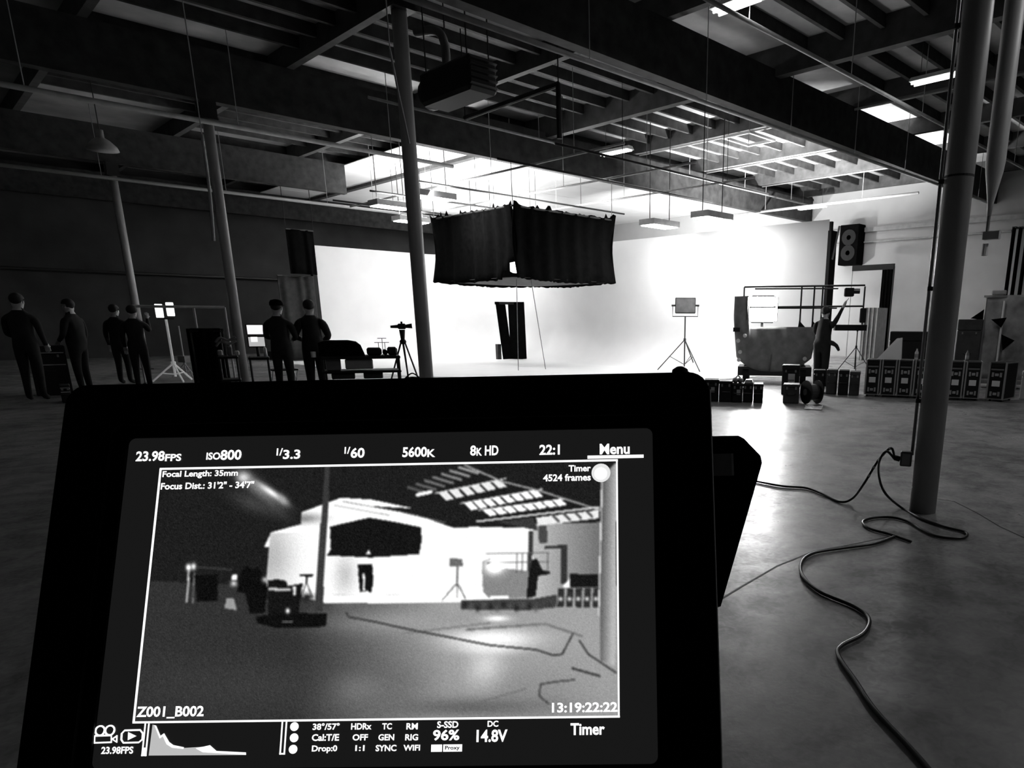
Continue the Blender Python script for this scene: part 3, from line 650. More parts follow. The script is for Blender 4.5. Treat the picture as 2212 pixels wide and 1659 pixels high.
# ------------------------------------------------------------------ dark boxes along the edge of the white floor
boxes = [(1537, 868, .27, .42, 'dark equipment box with a pale sticker at the edge of the white floor'), (1567, 869, .25, .40, 'dark equipment box second from the white floor edge'), (1592, 870, .20, .36, 'dark narrow equipment box carrying a grey sandbag'), (1615, 870, .19, .36, 'dark equipment box under a pale folded sheet'),
         (1637, 871, .18, .36, 'dark equipment box below the glaring lamp'), (1708, 872, .30, .36, 'grey faced equipment box next to the cable reel'), (1706, 853, .36, .62, 'dark equipment box with a pale label behind the cable reel'), (1768, 850, .24, .50, 'dark equipment box by the feet of the person at the lift'), (1795, 852, .22, .52, 'dark equipment box third from the road cases'), (1820, 854, .21, .52, 'dark equipment box second from the road cases'), (1844, 855, .20, .50, 'dark equipment box standing next to the road cases')]
for i, (px, py, wd, h, lab) in enumerate(boxes):
    q = gp(px, py); q = q * (1 + .22 / np.linalg.norm(q)); m = dark_grey if i in (5, 8, 10) else black_matte
    t = crate('equipment_box', lab, 'box', q, wd, .4, h, m, face_cam(q) + random.uniform(-.03, .03), group='equipment boxes at the white floor')
    if i in (0, 2, 6): MB().box((.212, .02, h * .55), (.006, .07 if i != 6 else .14, .1 if i != 6 else .2)).build('sticker', light_grey, t)
# sandbag, folded sheet, reel, paper
q = gp(1592, 870); q = q * (1 + .2 / np.linalg.norm(q)); t = thing('sandbag', 'grey sandbag slumped on the narrow box', 'sandbag', (q[0], q[1], .36), face_cam(q))
MB().sphere((0, -.045, .05), (.14, .06, .055)).build('lobe', mid_grey, t, smooth=True); MB().sphere((0, .05, .05), (.14, .06, .055)).build('lobe', mid_grey, t, smooth=True); MB().tube([(0, -.05, .09), (0, 0, .14), (0, .06, .09)], .012).build('strap', black_matte, t)
q = gp(1616, 870); q = q * (1 + .2 / np.linalg.norm(q)); t = thing('folded_sheet', 'pale folded sheet lying on a dark box', 'sheet', (q[0], q[1], .36), face_cam(q))
for i in range(3): MB().bbox((0, 0, .012 + i * .022), (.3 - i * .02, .17 - i * .02, .022), .008).build('fold', light_grey, t)
q = gp(1752, 872); t = thing('cable_reel', 'black cable reel standing on the concrete in front of the boxes', 'reel', q, face_cam(q) + .5)
for s in (-.12, .12): MB().lathe([(.05, s - .012), (.22, s - .012), (.22, s + .012), (.05, s + .012)], (0, 0, .22), n=24, axis='Y').build('flange', black_matte, t)
MB().lathe([(.13, -.11), (.15, -.05), (.15, .05), (.13, .11)], (0, 0, .22), n=18, axis='Y').build('wound_cable', dark_grey, t); MB().lathe([(.06, -.15), (.06, -.13)], (0, 0, .22), n=14, axis='Y').build('hub', mid_grey, t)
q = gp(1757, 884); t = thing('paper_sheet', 'crumpled white paper on the concrete before the cable reel', 'paper', (q[0], q[1], 0), .4)
MB().grid(lambda u, v: ((u - .5) * .22, (v - .5) * .3, .012 + .05 * abs(math.sin(u * 5 + v * 4)) * u), 6, 6).build('sheet', white_paint, t, thick=.003)

# ------------------------------------------------------------------ cables on the floor
box_w = np.array([colR.location.x, colR.location.y, 0]) + lf * .255 + np.array([0, 0, .43])
Dbox = math.hypot(box_w[0], box_w[1])
def cable(name, label, pts, r, lift_=None):
    P = []
    for (px, py, z) in pts: P.append(at(px, py, z=z) if z is not None else None)
    P = smooth_path(P, 7); base = P[len(P) // 2]; t = thing(name, label, 'cable', (base[0], base[1], 0))
    MB().tube([q - [base[0], base[1], 0] for q in P], r, n=8).build('sheath', mat('cable_black', .012, .35), t, smooth=True)
    return t, [q - [base[0], base[1], 0] for q in P]
def cab3(name, label, P, r, tape=None):
    P = smooth_path(P, 7); k = int(np.argmin([q[2] for q in P])); base = P[k]; t = thing(name, label, 'cable', (base[0], base[1], 0))
    L = [q - [base[0], base[1], 0] for q in P]; MB().tube(L, r, n=8).build('sheath', mat('cable_black', .012, .35), t, smooth=True)
    for (a, b) in tape or []: MB().tube(L[a:b + 1], r * 1.25, n=8).build('tape_band', white_paint, t)
    return t
f = lambda px, py, z: at(px, py, z=z)
w3 = lambda px, py, D: at(px, py, D=D)
cab3('power_cable', 'black cable with white tape bands drooping from the column socket box to the floor', [box_w, w3(1925, 968, Dbox - .02), w3(1903, 987, Dbox - .05), w3(1886, 1012, Dbox - .1), w3(1866, 1045, Dbox - .15), f(1842, 1076, .05), f(1815, 1084, .012), f(1775, 1066, .012), f(1740, 1054, .012), f(1690, 1050, .012), f(1635, 1040, .012), f(1540, 1022, .012), f(1380, 995, .012), f(1150, 960, .012), f(900, 925, .012), f(780, 905, .012)], .010, [(8, 9), (12, 13), (16, 17), (20, 21), (24, 25)])
cab3('power_cable', 'black cable looping from the socket box into a coil at the column foot', [box_w + [0, 0, -.01], w3(1915, 975, Dbox - .05), w3(1900, 995, Dbox - .1), w3(1899, 1030, Dbox - .2), w3(1912, 1065, Dbox - .3), f(1945, 1095, .015), f(1990, 1120, .012), f(2040, 1138, .012), f(2086, 1150, .012), f(2080, 1162, .012), f(2030, 1160, .012), f(1995, 1146, .012), f(1965, 1128, .012), f(1930, 1118, .012), f(1890, 1118, .012), f(1864, 1127, .012), f(1880, 1142, .012), f(1925, 1155, .012), f(1968, 1170, .012)], .010)
cab3('power_cable', 'black snaking cable running across the open concrete past the monitor', [f(1935, 1158, .012), f(1890, 1174, .012), f(1820, 1184, .012), f(1760, 1194, .012), f(1733, 1212, .012), f(1733, 1242, .012), f(1771, 1278, .012), f(1845, 1310, .012), f(1877, 1336, .012), f(1866, 1368, .012), f(1819, 1394, .012), f(1811, 1416, .012), f(1850, 1474, .012), f(1893, 1537, .012), f(2004, 1659, .012), f(2090, 1790, .012), f(2140, 1950, .012)], .0105)

# =================================================================== PEOPLE
def person(px, py, h, heading, label, arms=None, bulk=1.12, legs=None, shirt=cloth_dark, hat=None, lean=0, hair=hair_mat, ground=None, head_turn=0):
    p = np.array(ground if ground is not None else gp(px, py)); k = h / 1.75
    t = thing('person', label, 'person', (p[0], p[1], p[2]), heading)
    V = []; R = []; E = []; idx = {}
    def j(n, q, r, par=None):
        idx[n] = len(V); V.append(Vector(q) * k); R.append(r * k * (bulk if q[2] < 1.5 else 1.0))
        if par: E.append((idx[par], idx[n]))
    ln = lean
    j('pelvis', (0, 0, .95), .145); j('waist', (ln * .3, 0, 1.10), .135, 'pelvis'); j('chest', (ln * .8, 0, 1.30), .155, 'waist'); j('nb', (ln, 0, 1.46), .085, 'chest'); j('neck', (ln + .02, 0, 1.535), .056, 'nb')
    hx = ln + .035
    j('jaw', (hx, 0, 1.60), .078, 'neck'); j('skull', (hx, 0, 1.675), .088, 'jaw'); j('nose', (hx + .108 * math.cos(head_turn), .108 * math.sin(head_turn), 1.625), .014, 'jaw')
    for s, c in ((1, 'l'), (-1, 'r')):
        j(c + 'ear', (hx - .01, s * .094, 1.635), .016, 'jaw')
        A = (arms or {}).get(c) or ((-.01, .25 * s, 1.14), (.07, .26 * s, .90))
        j(c + 'sh', (ln * .95, s * .165, 1.40), .078, 'chest'); j(c + 'sh2', (ln * .95, s * .20, 1.37), .066, c + 'sh')
        j(c + 'el', A[0], .048, c + 'sh2'); j(c + 'wr', A[1], .034, c + 'el')
        d = (Vector(A[1]) - Vector(A[0])).normalized(); sd = d.cross(Vector((0, 0, 1))); sd = sd.normalized() if sd.length > .2 else Vector((1, 0, 0))
        j(c + 'palm', Vector(A[1]) + d * .07, .032, c + 'wr')
        for q in range(4):
            o = sd * (q - 1.5) * .021; ln2 = (.075, .085, .08, .06)[q]; cu = d.cross(sd) * .02
            j(c + 'f%d' % q, Vector(A[1]) + d * .10 + o, .010, c + 'palm'); j(c + 'g%d' % q, Vector(A[1]) + d * (.10 + ln2) + o + cu, .008, c + 'f%d' % q)
        j(c + 'th', Vector(A[1]) + d * .06 + sd * .055, .010, c + 'palm')
        Lg = (legs or {}).get(c) or ((.02, .10 * s, .51), (-.01, .105 * s, .09))
        j(c + 'hip', (0, s * .085, .88), .105, 'pelvis'); j(c + 'kn', Lg[0], .066, c + 'hip'); j(c + 'an', Lg[1], .046, c + 'kn')
        j(c + 'toe', (Lg[1][0] + .15, Lg[1][1] + .02 * s, max(Lg[1][2] - .05, .04)), .040, c + 'an')
    me = bpy.data.meshes.new('skeleton'); me.from_pydata(V, E, []); o = bpy.data.objects.new('skeleton', me); C.objects.link(o)
    o.modifiers.new('s', 'SKIN'); o.modifiers.new('d', 'SUBSURF').levels = 1
    for i, sv in enumerate(me.skin_vertices[0].data): sv.radius = (R[i], R[i]); sv.use_root = (i == 0)
    dg = bpy.context.evaluated_depsgraph_get(); b = bpy.data.meshes.new_from_object(o.evaluated_get(dg)); bpy.data.objects.remove(o)
    b.name = 'body'; b.materials.clear(); b.materials.append(shirt); b.materials.append(skin_mat); b.materials.append(cloth_dark)
    sk = [V[i] for n_, i in idx.items() if n_ in ('jaw', 'skull', 'nose') or n_[1:] in ('palm', 'th', 'ear') or (len(n_) == 3 and n_[1] in 'fg')]
    for pl in b.polygons:
        c = pl.center; dd = min((c - q).length for q in sk)
        pl.material_index = 1 if dd < .11 * k and (c.z > 1.52 * k or dd < .06 * k) else (2 if c.z < .93 * k else 0); pl.use_smooth = True
    bo = bpy.data.objects.new('body', b); C.objects.link(bo); bo.parent = t
    hc = Vector((hx - .012, 0, 1.69)) * k
    hm = MB().sphere(hc, (.105 * k, .098 * k, .098 * k), 14, 10); hm.f = [q for q in hm.f if all(hm.v[i][2] > hc.z - .02 * k - (.09 * k if hm.v[i][0] < hc.x - .01 * k else 0) for i in q)]
    hm.build('hair', hair, t, smooth=True, thick=.008)
    for s in (-1, 1): MB().sphere(Vector((hx + .083, s * .032, 1.655)) * k, .010 * k, 8, 5).build('eye', black_gloss, t)
    MB().box(Vector((hx + .082, 0, 1.575)) * k, (.012 * k, .045 * k, .008 * k)).build('mouth', dark_grey, t)
    if hat:
        MB().lathe([(.112 * k, 0), (.112 * k, .05 * k), (.09 * k, .09 * k), (.03 * k, .11 * k)], (hc.x, 0, hc.z + .0), n=16).build('cap', black_cloth, t, smooth=True)
        MB().box((hc.x + .15 * k, 0, hc.z + .01), (.12 * k, .15 * k, .012)).build('cap_brim', black_cloth, t)
    return t
def hd_to(p, q): return math.atan2(q[1] - p[1], q[0] - p[0])
pA = gp(82, 866); person(0, 0, 1.92, hd_to(pA, gp(300, 815)), 'person in dark clothes standing by the low case stack, facing the lamps', {'l': ((.06, .24, 1.12), (.26, .14, 1.05)), 'r': ((-.02, -.25, 1.13), (.16, -.22, .95))}, ground=pA)
pB = gp(188, 850); person(0, 0, 1.86, hd_to(pB, gp(30, 850)), 'person in dark clothes with a turned pale face, second of the group', {'l': ((.05, .24, 1.12), (.24, .10, 1.02))}, ground=pB)
pC = gp(274, 830); person(0, 0, 1.80, hd_to(pC, gp(380, 815)), 'person in dark clothes behind the one with a raised arm', ground=pC)
pD = gp(314, 842); person(0, 0, 1.76, hd_to(pD, gp(370, 812)), 'person in dark clothes raising one forearm towards the lamp heads', {'r': ((.14, -.24, 1.25), (.30, -.22, 1.50)), 'l': ((.02, .24, 1.14), (.12, .24, .93))}, lean=.03, ground=pD)
pE = at(622, 866, z=0); person(0, 0, 1.82, hd_to(pE, gp(560, 840)) - .5, 'person in a dark cap standing before the lit twin monitors', {'l': ((.05, .25, 1.14), (.24, .12, 1.12)), 'r': ((.04, -.26, 1.14), (.22, -.16, 1.10))}, hat=True, ground=pE)
pF = at(690, 862, z=0); person(0, 0, 1.84, hd_to(pF, gp(690, 820)), 'broad person in black seen from behind, beside the covered gear cart', {'l': ((.02, .28, 1.14), (.20, .18, 1.08)), 'r': ((.02, -.28, 1.14), (.22, -.2, 1.06))}, ground=pF, bulk=1.3)
pG = gp(1770, 836)
tg = person(0, 0, 1.82, face_cam(pG) + PI - .35, 'person in black at the lift reaching up to the guard rail', {'r': ((.06, -.30, 1.56), (.10, -.40, 1.80)), 'l': ((.18, .24, 1.2), (.36, .12, 1.24))}, ground=pG, lean=.05, bulk=1.32)
MB().tube(smooth_path([(-.02, -.17, 1.06), (-.03, -.34, .98), (-.03, -.42, .86)]), [.05, .045, .05, .055, .05, .045, .045, .045, .04, .04, .035, .03, .03], n=8).build('tool_pouch', cloth_dark, tg, smooth=True)

# =================================================================== CREW SIDE
# twin lamp heads on a pale stand
p = gp(381, 824); Dp = math.hypot(*p[:2]); t = thing('twin_lamp_stand', 'pale stand with two bright square lamp heads beside the crew', 'lamp', p, face_cam(p))
zt = at(362, 690, D=Dp)[2]; S = Dp / F_PX * .78; tripod_stand(t, zt, .5, .45, .028, mat('pale_stand_glow', .75, .5, emit=.10), rot=.3)  # faint glow put into the stand's colour in place of light on it
for s, dz in ((-.11, -.02), (.12, .02)):
    h_ = MB().bbox((0, s, zt + .22 + dz), (.16, .17, .34), .02).build('lamp_head', white_paint, t)
    MB().box((.085, s, zt + .22 + dz), (.012, .15, .31)).build('lamp_glass', mat('worklamp_glow', .9, .5, emit=2.2), h_)
MB().box((0, 0, zt + .02), (.05, .34, .04)).build('crossbar', black_matte, t)
p2 = gp(404, 818); t = thing('short_stand', 'short pale stand next to the twin lamp heads', 'stand', p2, .5); tripod_stand(t, at(384, 704, D=math.hypot(*p2[:2]))[2], .35, .4, .018, light_grey)
MB().box((0, 0, .5), (.16, .22, .16)).build('hung_weight', mid_grey, t)
# pale pipe rack
p = gp(420, 826); Dp = math.hypot(*p[:2]); hr = face_cam(p); zr = at(420, 663, D=Dp)[2]; S = Dp / F_PX * .80
t = thing('pipe_rack', 'pale pipe rack with a long top bar behind the crew carts', 'rack', p, hr)
y0, y1, ym = (330 - 420) * S, (500 - 420) * S, (441 - 420) * S
MB().cyl((0, y0, zr), (0, y1, zr), .032).build('top_bar', light_grey, t)
for y in (y0, ym, y1): MB().cyl((0, y, .03), (0, y, zr), .024).build('upright', light_grey, t); MB().box((0, y, .02), (.6, .06, .04)).build('foot', dark_grey, t)
# black covered cart
def cart(name, label, cat, px, py, wpx, toppx, m=black_matte, shelves=2, cover=False, dd=.55, off=0):
    p = gp(px, py); D = math.hypot(*p[:2]); dirn = ray(px, py); ang = abs(math.atan2(p[1], p[0]) - math.atan2(AX[2][1], AX[2][0])); S = D / F_PX * math.cos(ang) * .98; w_ = wpx * S; zt = at(px, toppx, D=D)[2]
    t = thing(name, label, cat, p, face_cam(p))
    for i in range(shelves): MB().bbox((0, 0, zt - .03 if i == shelves - 1 else .22 + i * (zt - .25) / max(1, shelves - 1)), (dd, w_, .05), .01).build('shelf', m, t)
    for a in (-dd / 2 + .03, dd / 2 - .03):
        for b in (-w_ / 2 + .03, w_ / 2 - .03):
            MB().cyl((a, b, .1), (a, b, zt), .02, n=8).build('post', dark_steel, t); MB().lathe([(.06, -.02), (.06, .02)], (a, b, .06), n=12, axis='Y').build('caster', black_matte, t)
    return t, p, D, S, w_, zt
t, p, D, S, w_, zt = cart('covered_cart', 'cart under a black cloth cover between the lamp heads and the monitor column', 'cart', 462, 838, 58, 712)
MB().grid(lambda u, v: ((.32 + .03 * math.sin(u * 40)) * math.cos(PI * .5 * 0 + u * 2 * PI) * (1 - .1 * v), (w_ / 2 + .05) * math.sin(u * 2 * PI), .12 + (zt - .1) * v), 40, 8).build('cloth_cover', black_cloth, t, smooth=True, thick=.01)
MB().bbox((0, 0, zt + .015), (.56, w_ * .96, .03), .01).build('cover_top', black_cloth, t)
# gear on a small cart left of the column
t, p, D, S, w_, zt = cart('gear_cart', 'small open cart with shiny clamps and gear left of the monitor column', 'cart', 503, 842, 38, 768)
for (a, b, c, m) in ((-.1, -.14, .12, light_grey), (.05, .05, .2, mid_grey), (-.05, .18, .1, light_grey)): MB().bbox((a, b, zt + c / 2), (.12, .10, c), .02).build('gear_piece', m, t)
for z in (.30, .38): MB().tube(smooth_path([(.05, -.2, zt + z - .1), (.05, -.1, zt + z), (.05, .05, zt + z - .05), (.05, .2, zt + z + .02)]), .025, n=8).build('clamp_arm', mid_grey, t, smooth=True)
# twin monitors of the crew on a cart
t, p, D, S, w_, zt = cart('monitor_cart', 'cart carrying two lit monitors one above the other beside the column', 'cart', 570, 852, 40, 770)
zm = lambda py: at(551, py, D=D)[2]
MB().cyl((-.06, 0, zt), (-.06, 0, zm(702)), .03).build('mast', dark_steel, t)
sg = mat('crew_screen_glow', .5, .4, emit=.75); sg2 = mat('crew_screen_glow_dim', .5, .4, emit=.35)
for a, b, m in ((701, 723, sg), (727, 749, sg2)):
    z = (zm(a) + zm(b)) / 2; hh = zm(a) - zm(b); mo = MB().bbox((0, 0, z), (.07, 34 * S, hh + .02), .01).build('monitor', black_matte, t)
    MB().box((.038, 0, z), (.006, 30 * S, hh - .02)).build('screen', m, mo)
z = zm(733); MB().box((.043, -.04, z), (.004, .12, .10)).build('screen_picture', sg, t)
MB().lathe([(.035, 0), (.03, .16), (.012, .2)], (.1, .13, zt), n=12).build('cup', white_paint, t, smooth=True)
# pale folding chair
p = gp(618, 846); t = thing('folding_chair', 'pale framed folding chair standing behind the person in the cap', 'chair', p, face_cam(p) + .2)
for s in (-.24, .24):
    MB().cyl((-.2, s, .02), (.2, s, .46), .014).build('leg', white_paint, t); MB().cyl((.2, s, .02), (-.2, s, .46), .014).build('leg', white_paint, t); MB().cyl((-.2, s, .46), (-.24, s, .86), .014).build('back_post', white_paint, t)
MB().box((0, 0, .47), (.42, .5, .03)).build('seat', cloth_dark, t); MB().box((-.235, 0, .76), (.025, .5, .18)).build('backrest', cloth_dark, t)
for s in (-.2, .2): MB().cyl((s, -.24, .04), (s, .24, .04), .014).build('stretcher', white_paint, t)
# covered gear cart before the white wall
t, p, D, S, w_, zt = cart('camera_cart', 'wide black camera cart with covered gear before the white wall', 'cart', 790, 868, 156, 767, shelves=2, dd=.7)
yy = lambda px: (px - 784) * S; zm = lambda py: at(784, py, D=D)[2]
hump = [(yy(703), zt), (yy(703), zm(739)), (yy(715), zm(735)), (yy(760), zm(735)), (yy(776), zm(738)), (yy(785), zm(746)), (yy(792), zt)]
MB().prism(hump, -.25, .25, 'YZ').build('covered_case', black_cloth, t)
for (a, b, top) in ((796, 826, 751), (828, 838, 755), (838, 858, 750)): MB().bbox((0, (yy(a) + yy(b)) / 2, (zt + zm(top)) / 2), (.35, yy(b) - yy(a), zm(top) - zt), .03).build('gear_box', black_matte, t)
for px, top, bar in ((821, 740, 8), (829, 731, 9), (834, 740, 9)):
    an = MB().cyl((0, yy(px), zt), (0, yy(px), zm(top)), .006, n=6).build('antenna', dark_steel, t); MB().cyl((0, yy(px - bar), zm(top)), (0, yy(px + bar), zm(top)), .006, n=6).build('antenna_bar', dark_steel, an)
for (a, b, top, bot, m) in ((714, 742, 771, 798, mid_grey), (751, 806, 775, 795, light_grey), (722, 768, 804, 816, dark_grey), (785, 824, 802, 816, dark_grey)): MB().bbox((.1, (yy(a) + yy(b)) / 2, (zm(top) + zm(bot)) / 2), (.3, yy(b) - yy(a), zm(top) - zm(bot)), .015).build('shelf_box', m, t)
MB().bbox((0, 0, zm(801)), (.68, w_, .04), .01).build('shelf', black_matte, t)
MB().lathe([(.04, 0), (.045, .1)], (.2, yy(692), zt - .02), n=12).build('cup', white_paint, t)
# video tripod
p = gp(880, 852); D = math.hypot(*p[:2]); S = D / F_PX * .93; zm = lambda py: at(866, py, D=D)[2]
t = thing('video_tripod', 'black video tripod with a small camera standing before the white wall', 'tripod', p, face_cam(p))
zh = zm(738)
MB().lathe([(.05, zh - .05), (.07, zh), (.05, zh + .04)], n=14).build('bowl', black_matte, t)
MB().cyl((0, 0, zh), (0, 0, zm(712)), .035, .06).build('fluid_head', black_matte, t)
for k in range(3):
    a = .9 + 2 * PI * k / 3; l = MB().cyl((.04 * math.cos(a), .04 * math.sin(a), zh), (.42 * math.cos(a), .42 * math.sin(a), .02), .017, n=6).build('leg', dark_steel, t); MB().cyl((.04 * math.cos(a + .5), .04 * math.sin(a + .5), zh), (.40 * math.cos(a), .40 * math.sin(a), .1), .010, n=6).build('leg_rod', dark_steel, l)
MB().bbox((0, 0, zm(705)), (.12, .16, .11), .02).build('camera_body', black_matte, t); MB().cyl((0, -.22, zm(706)), (0, 0, zm(705)), .025, .04, n=10).build('camera_lens', black_gloss, t)
MB().cyl((0, .05, zm(705)), (0, .20, zm(704)), .03, .05, n=10).build('viewfinder', black_matte, t); MB().box((0, 0, zm(699)), (.03, .04, .08)).build('top_handle', black_matte, t)
# bag and crate near the tripod
p = gp(896, 876); t = thing('gear_bag', 'black rounded gear bag lying by the tripod feet', 'bag', p, face_cam(p))
MB().sphere((0, 0, .36), (.16, .26, .16), 14, 8).build('bag_body', black_cloth, t, smooth=True); MB().bbox((0, 0, .15), (.34, .56, .3), .02).build('base_tray', mid_grey, t); MB().tube(smooth_path([(0, -.14, .48), (0, 0, .58), (0, .14, .48)]), .012).build('strap', black_matte, t)
# dark low case stack near the first person
for i, (px, py, wd, h, lab) in enumerate(((120, 852, .58, .98, 'dark case with two pale edge lines beside the first standing person'), (146, 868, .15, .32, 'small upright case with a pale edge at the monitor corner'))):
    q = gp(px, py); t = crate('flight_case', lab, 'case', q, wd, .45, h, black_matte, face_cam(q), group='flight cases by the crew')
    for z in (h * .62, h * .86): MB().box((.232, 0, z), (.012, wd * .9, .018)).build('edge_line', light_grey, t)
# far dark shelving line on the north wall
t = thing('wall_pipe', 'long dark pipe run along the far dark wall', 'pipe', (1, Y1 - .12, 3.3)); MB().cyl((0, 0, 0), (14, 0, 0), .06).build('tube', dark_steel, t)
for k in range(5): MB().box((1 + k * 3, .06, 0), (.06, .12, .12)).build('bracket', dark_steel, t)

# =================================================================== THE MONITOR IN FRONT
mv = np.array([-0.17134724, 0.02076314, -0.01617618]); mp = np.array([-0.11115837, 0.0340914, 0.29343624])
ang = np.linalg.norm(mv); Rm = np.array(Matrix.Rotation(ang, 3, Vector(mv / ang)))
ex, ey, ez = AX.T @ Rm[:, 0], AX.T @ Rm[:, 2], AX.T @ -Rm[:, 1]; org = CAM + AX.T @ mp
mon = bpy.data.objects.new('camera_monitor', None); C.objects.link(mon); mon.empty_display_size = .05
tag(mon, 'black camera monitor on a stand showing the studio picture and white readouts', 'monitor')
mon.matrix_world = Matrix([[ex[i], ey[i], ez[i], org[i]] for i in range(3)] + [[0, 0, 0, 1]])
mm = .001
def rrect(x0, x1, z0, z1, r, n=6):
    out = []
    for (cx_, cz_, a0) in ((x1 - r, z1 - r, 0), (x0 + r, z1 - r, 90), (x0 + r, z0 + r, 180), (x1 - r, z0 + r, 270)):
        for k in range(n + 1):
            a = math.radians(a0 + 90 * k / n); out.append(((cx_ + r * math.cos(a)) * mm, (cz_ + r * math.sin(a)) * mm))
    return out
plastic = mat('monitor_plastic', .004, .75, var=.001, scale=200, bump=.1, spec=.15)
def ring(outer, inner, y0, y1):
    m = MB(); n = len(outer); vs = [(p[0], y0, p[1]) for p in outer] + [(p[0], y0, p[1]) for p in inner] + [(p[0], y1, p[1]) for p in outer] + [(p[0], y1, p[1]) for p in inner]; fs = []
    for i in range(n):
        k = (i + 1) % n; fs += [(i, k, n + k, n + i), (2 * n + i, 3 * n + i, 3 * n + k, 2 * n + k), (i, 2 * n + i, 2 * n + k, k), (n + i, n + k, 3 * n + k, 3 * n + i)]
    return m.add(vs, fs)
O = rrect(-143.5, 140.5, -92, 91.5, 9)
MB().prism(O, 1.0 * mm, 24 * mm, 'XZ').build('rear_shell', plastic, mon)
ring(O, rrect(-121.5, 121.5, -76, 73, 5), -3 * mm, 1.0 * mm).build('bezel', plastic, mon)
ring(rrect(-121.5, 121.5, -76, 73, 5), rrect(-115.6, 115.6, -72, 67.6, 3), -.8 * mm, 1.0 * mm).build('inner_bezel', mat('inner_bezel', .003, .6, spec=.15), mon)
ed = MB().tube([(140.9 * mm, -1 * mm, 84 * mm), (140.9 * mm, -1 * mm, -92 * mm)], .5 * mm, n=6).build('rim_glint_strip', mat('rim_glint_pale', .7, .3, metal=.4), mon)  # pale strip stands in for the bright reflection along the right rim
screen = MB().prism(rrect(-115.6, 115.6, -72, 67.6, 3), .6 * mm, 1.0 * mm, 'XZ').build('screen', mat('screen_black', .003, .4, emit=.007, spec=.15), mon)
MB().cyl((128.5 * mm, 8 * mm, 90 * mm), (128.5 * mm, 8 * mm, 93.5 * mm), 1.6 * mm).build('knob_stem', plastic, mon)
kn = MB().lathe([(3.4 * mm, 0), (3.9 * mm, 1.2 * mm), (3.6 * mm, 3.6 * mm), (2 * mm, 4.8 * mm)], (128.5 * mm, 8 * mm, 93 * mm), n=20).build('knob', plastic, mon, smooth=True)
MB().cyl((131.5 * mm, 8 * mm, 95.8 * mm), (132.9 * mm, 8 * mm, 94.8 * mm), .6 * mm).build('knob_lip', plastic, kn)
br = MB().prism([(120 * mm, 70.5 * mm), (156 * mm, 70.5 * mm), (158.5 * mm, 69 * mm), (166 * mm, 60.5 * mm), (166.5 * mm, 57 * mm), (145 * mm, -9 * mm), (120 * mm, -12 * mm)], 26 * mm, 46 * mm, 'XZ').build('side_module', plastic, mon)
MB().box((148 * mm, 25.7 * mm, 56.5 * mm), (10 * mm, .6 * mm, 10.5 * mm)).build('side_sticker', mat('sticker_grey', .45, .6, var=.03, scale=300), br)
MB().box((152.6 * mm, 25.6 * mm, 56.5 * mm), (1 * mm, .6 * mm, 10.5 * mm)).build('side_sticker_edge', white_paint, br)
# UI printing: flat glowing lettering
glow = mat('readout_glow', .9, .5, emit=1.05); glow_grey = mat('readout_grey', .5, .5, emit=.40)
YT, YT2 = .35 * mm, .25 * mm
def flat(name, poly, m=glow, y=YT, parent=None): return MB().prism([(a * mm, -b * mm) for a, b in poly], y, y + .1 * mm, 'XZ').build(name, m, parent or screen)
TXT = [('23.98', -105.2, -59.3, 12.8, 4.6), ('FPS', -94.9, -58.5, 7.2, 3.3), ('ISO', -77.1, -58.8, 6.2, 3.3), ('800', -69.3, -59.2, 9.3, 4.6), ('1/', -47.8, -60.1, 2.7, 3.3), ('3.3', -42.4, -58.9, 7.6, 4.2), ('1/', -17.9, -60.2, 2.5, 3.1), ('60', -13.3, -59.0, 6.1, 4.6), ('5600', 11.8, -58.9, 10.8, 4.6), ('K', 19.1, -58.2, 3.5, 3.5), ('8', 37.4, -59.0, 2.6, 4.6), ('K', 40.1, -58.4, 2.4, 3.5), ('HD', 45.5, -58.9, 5.9, 4.4), ('22:1', 70.8, -58.7, 8.9, 4.6), ('Menu', 99.1, -58.5, 13.0, 4.8),
       ('Timer', 83.9, -50.2, 9.6, 2.9), ('4524 frames', 78.4, -46.2, 20.6, 3.1), ('Focal Length: 35mm', -82.2, -50.7, 33.4, 3.5), ('Focus Dist.: 31\'2" - 34\'7"', -78.5, -45.7, 41.1, 3.1), ('Z001_B002', -85.1, 49.6, 28.1, 4.9), ('13:19:22:22', 86.1, 49.7, 26.8, 4.0), ('23.98FPS', -105.5, 64.4, 13.3, 2.9),
       ('38°/57°', -19.8, 56.0, 11.1, 2.7), ('Cal:T/E', -19.8, 60.3, 11.2, 2.7), ('Drop:0', -19.9, 64.9, 10.4, 3.1), ('HDRx', -5.3, 56.1, 8.4, 2.5), ('OFF', -5.5, 60.4, 6.3, 2.5), ('1:1', -5.4, 64.6, 3.8, 2.3), ('TC', 5.3, 56.2, 4.0, 2.5), ('GEN', 5.2, 60.5, 6.5, 2.5), ('SYNC', 5.3, 64.7, 8.5, 2.5), ('RM', 15.6, 56.3, 4.7, 2.5), ('RIG', 15.6, 60.6, 5.3, 2.5), ('WIFI', 15.8, 64.7, 6.8, 2.3),
       ('S-SSD', 30.2, 55.8, 8.7, 2.7), ('96%', 29.7, 59.9, 10.8, 4.3), ('DC', 48.7, 55.7, 4.4, 2.4), ('14.8V', 48.4, 60.4, 12.6, 4.9), ('Timer', 87.3, 58.2, 13.9, 4.7), ('Proxy', 32.4, 65.05, 6.0, 2.0)]
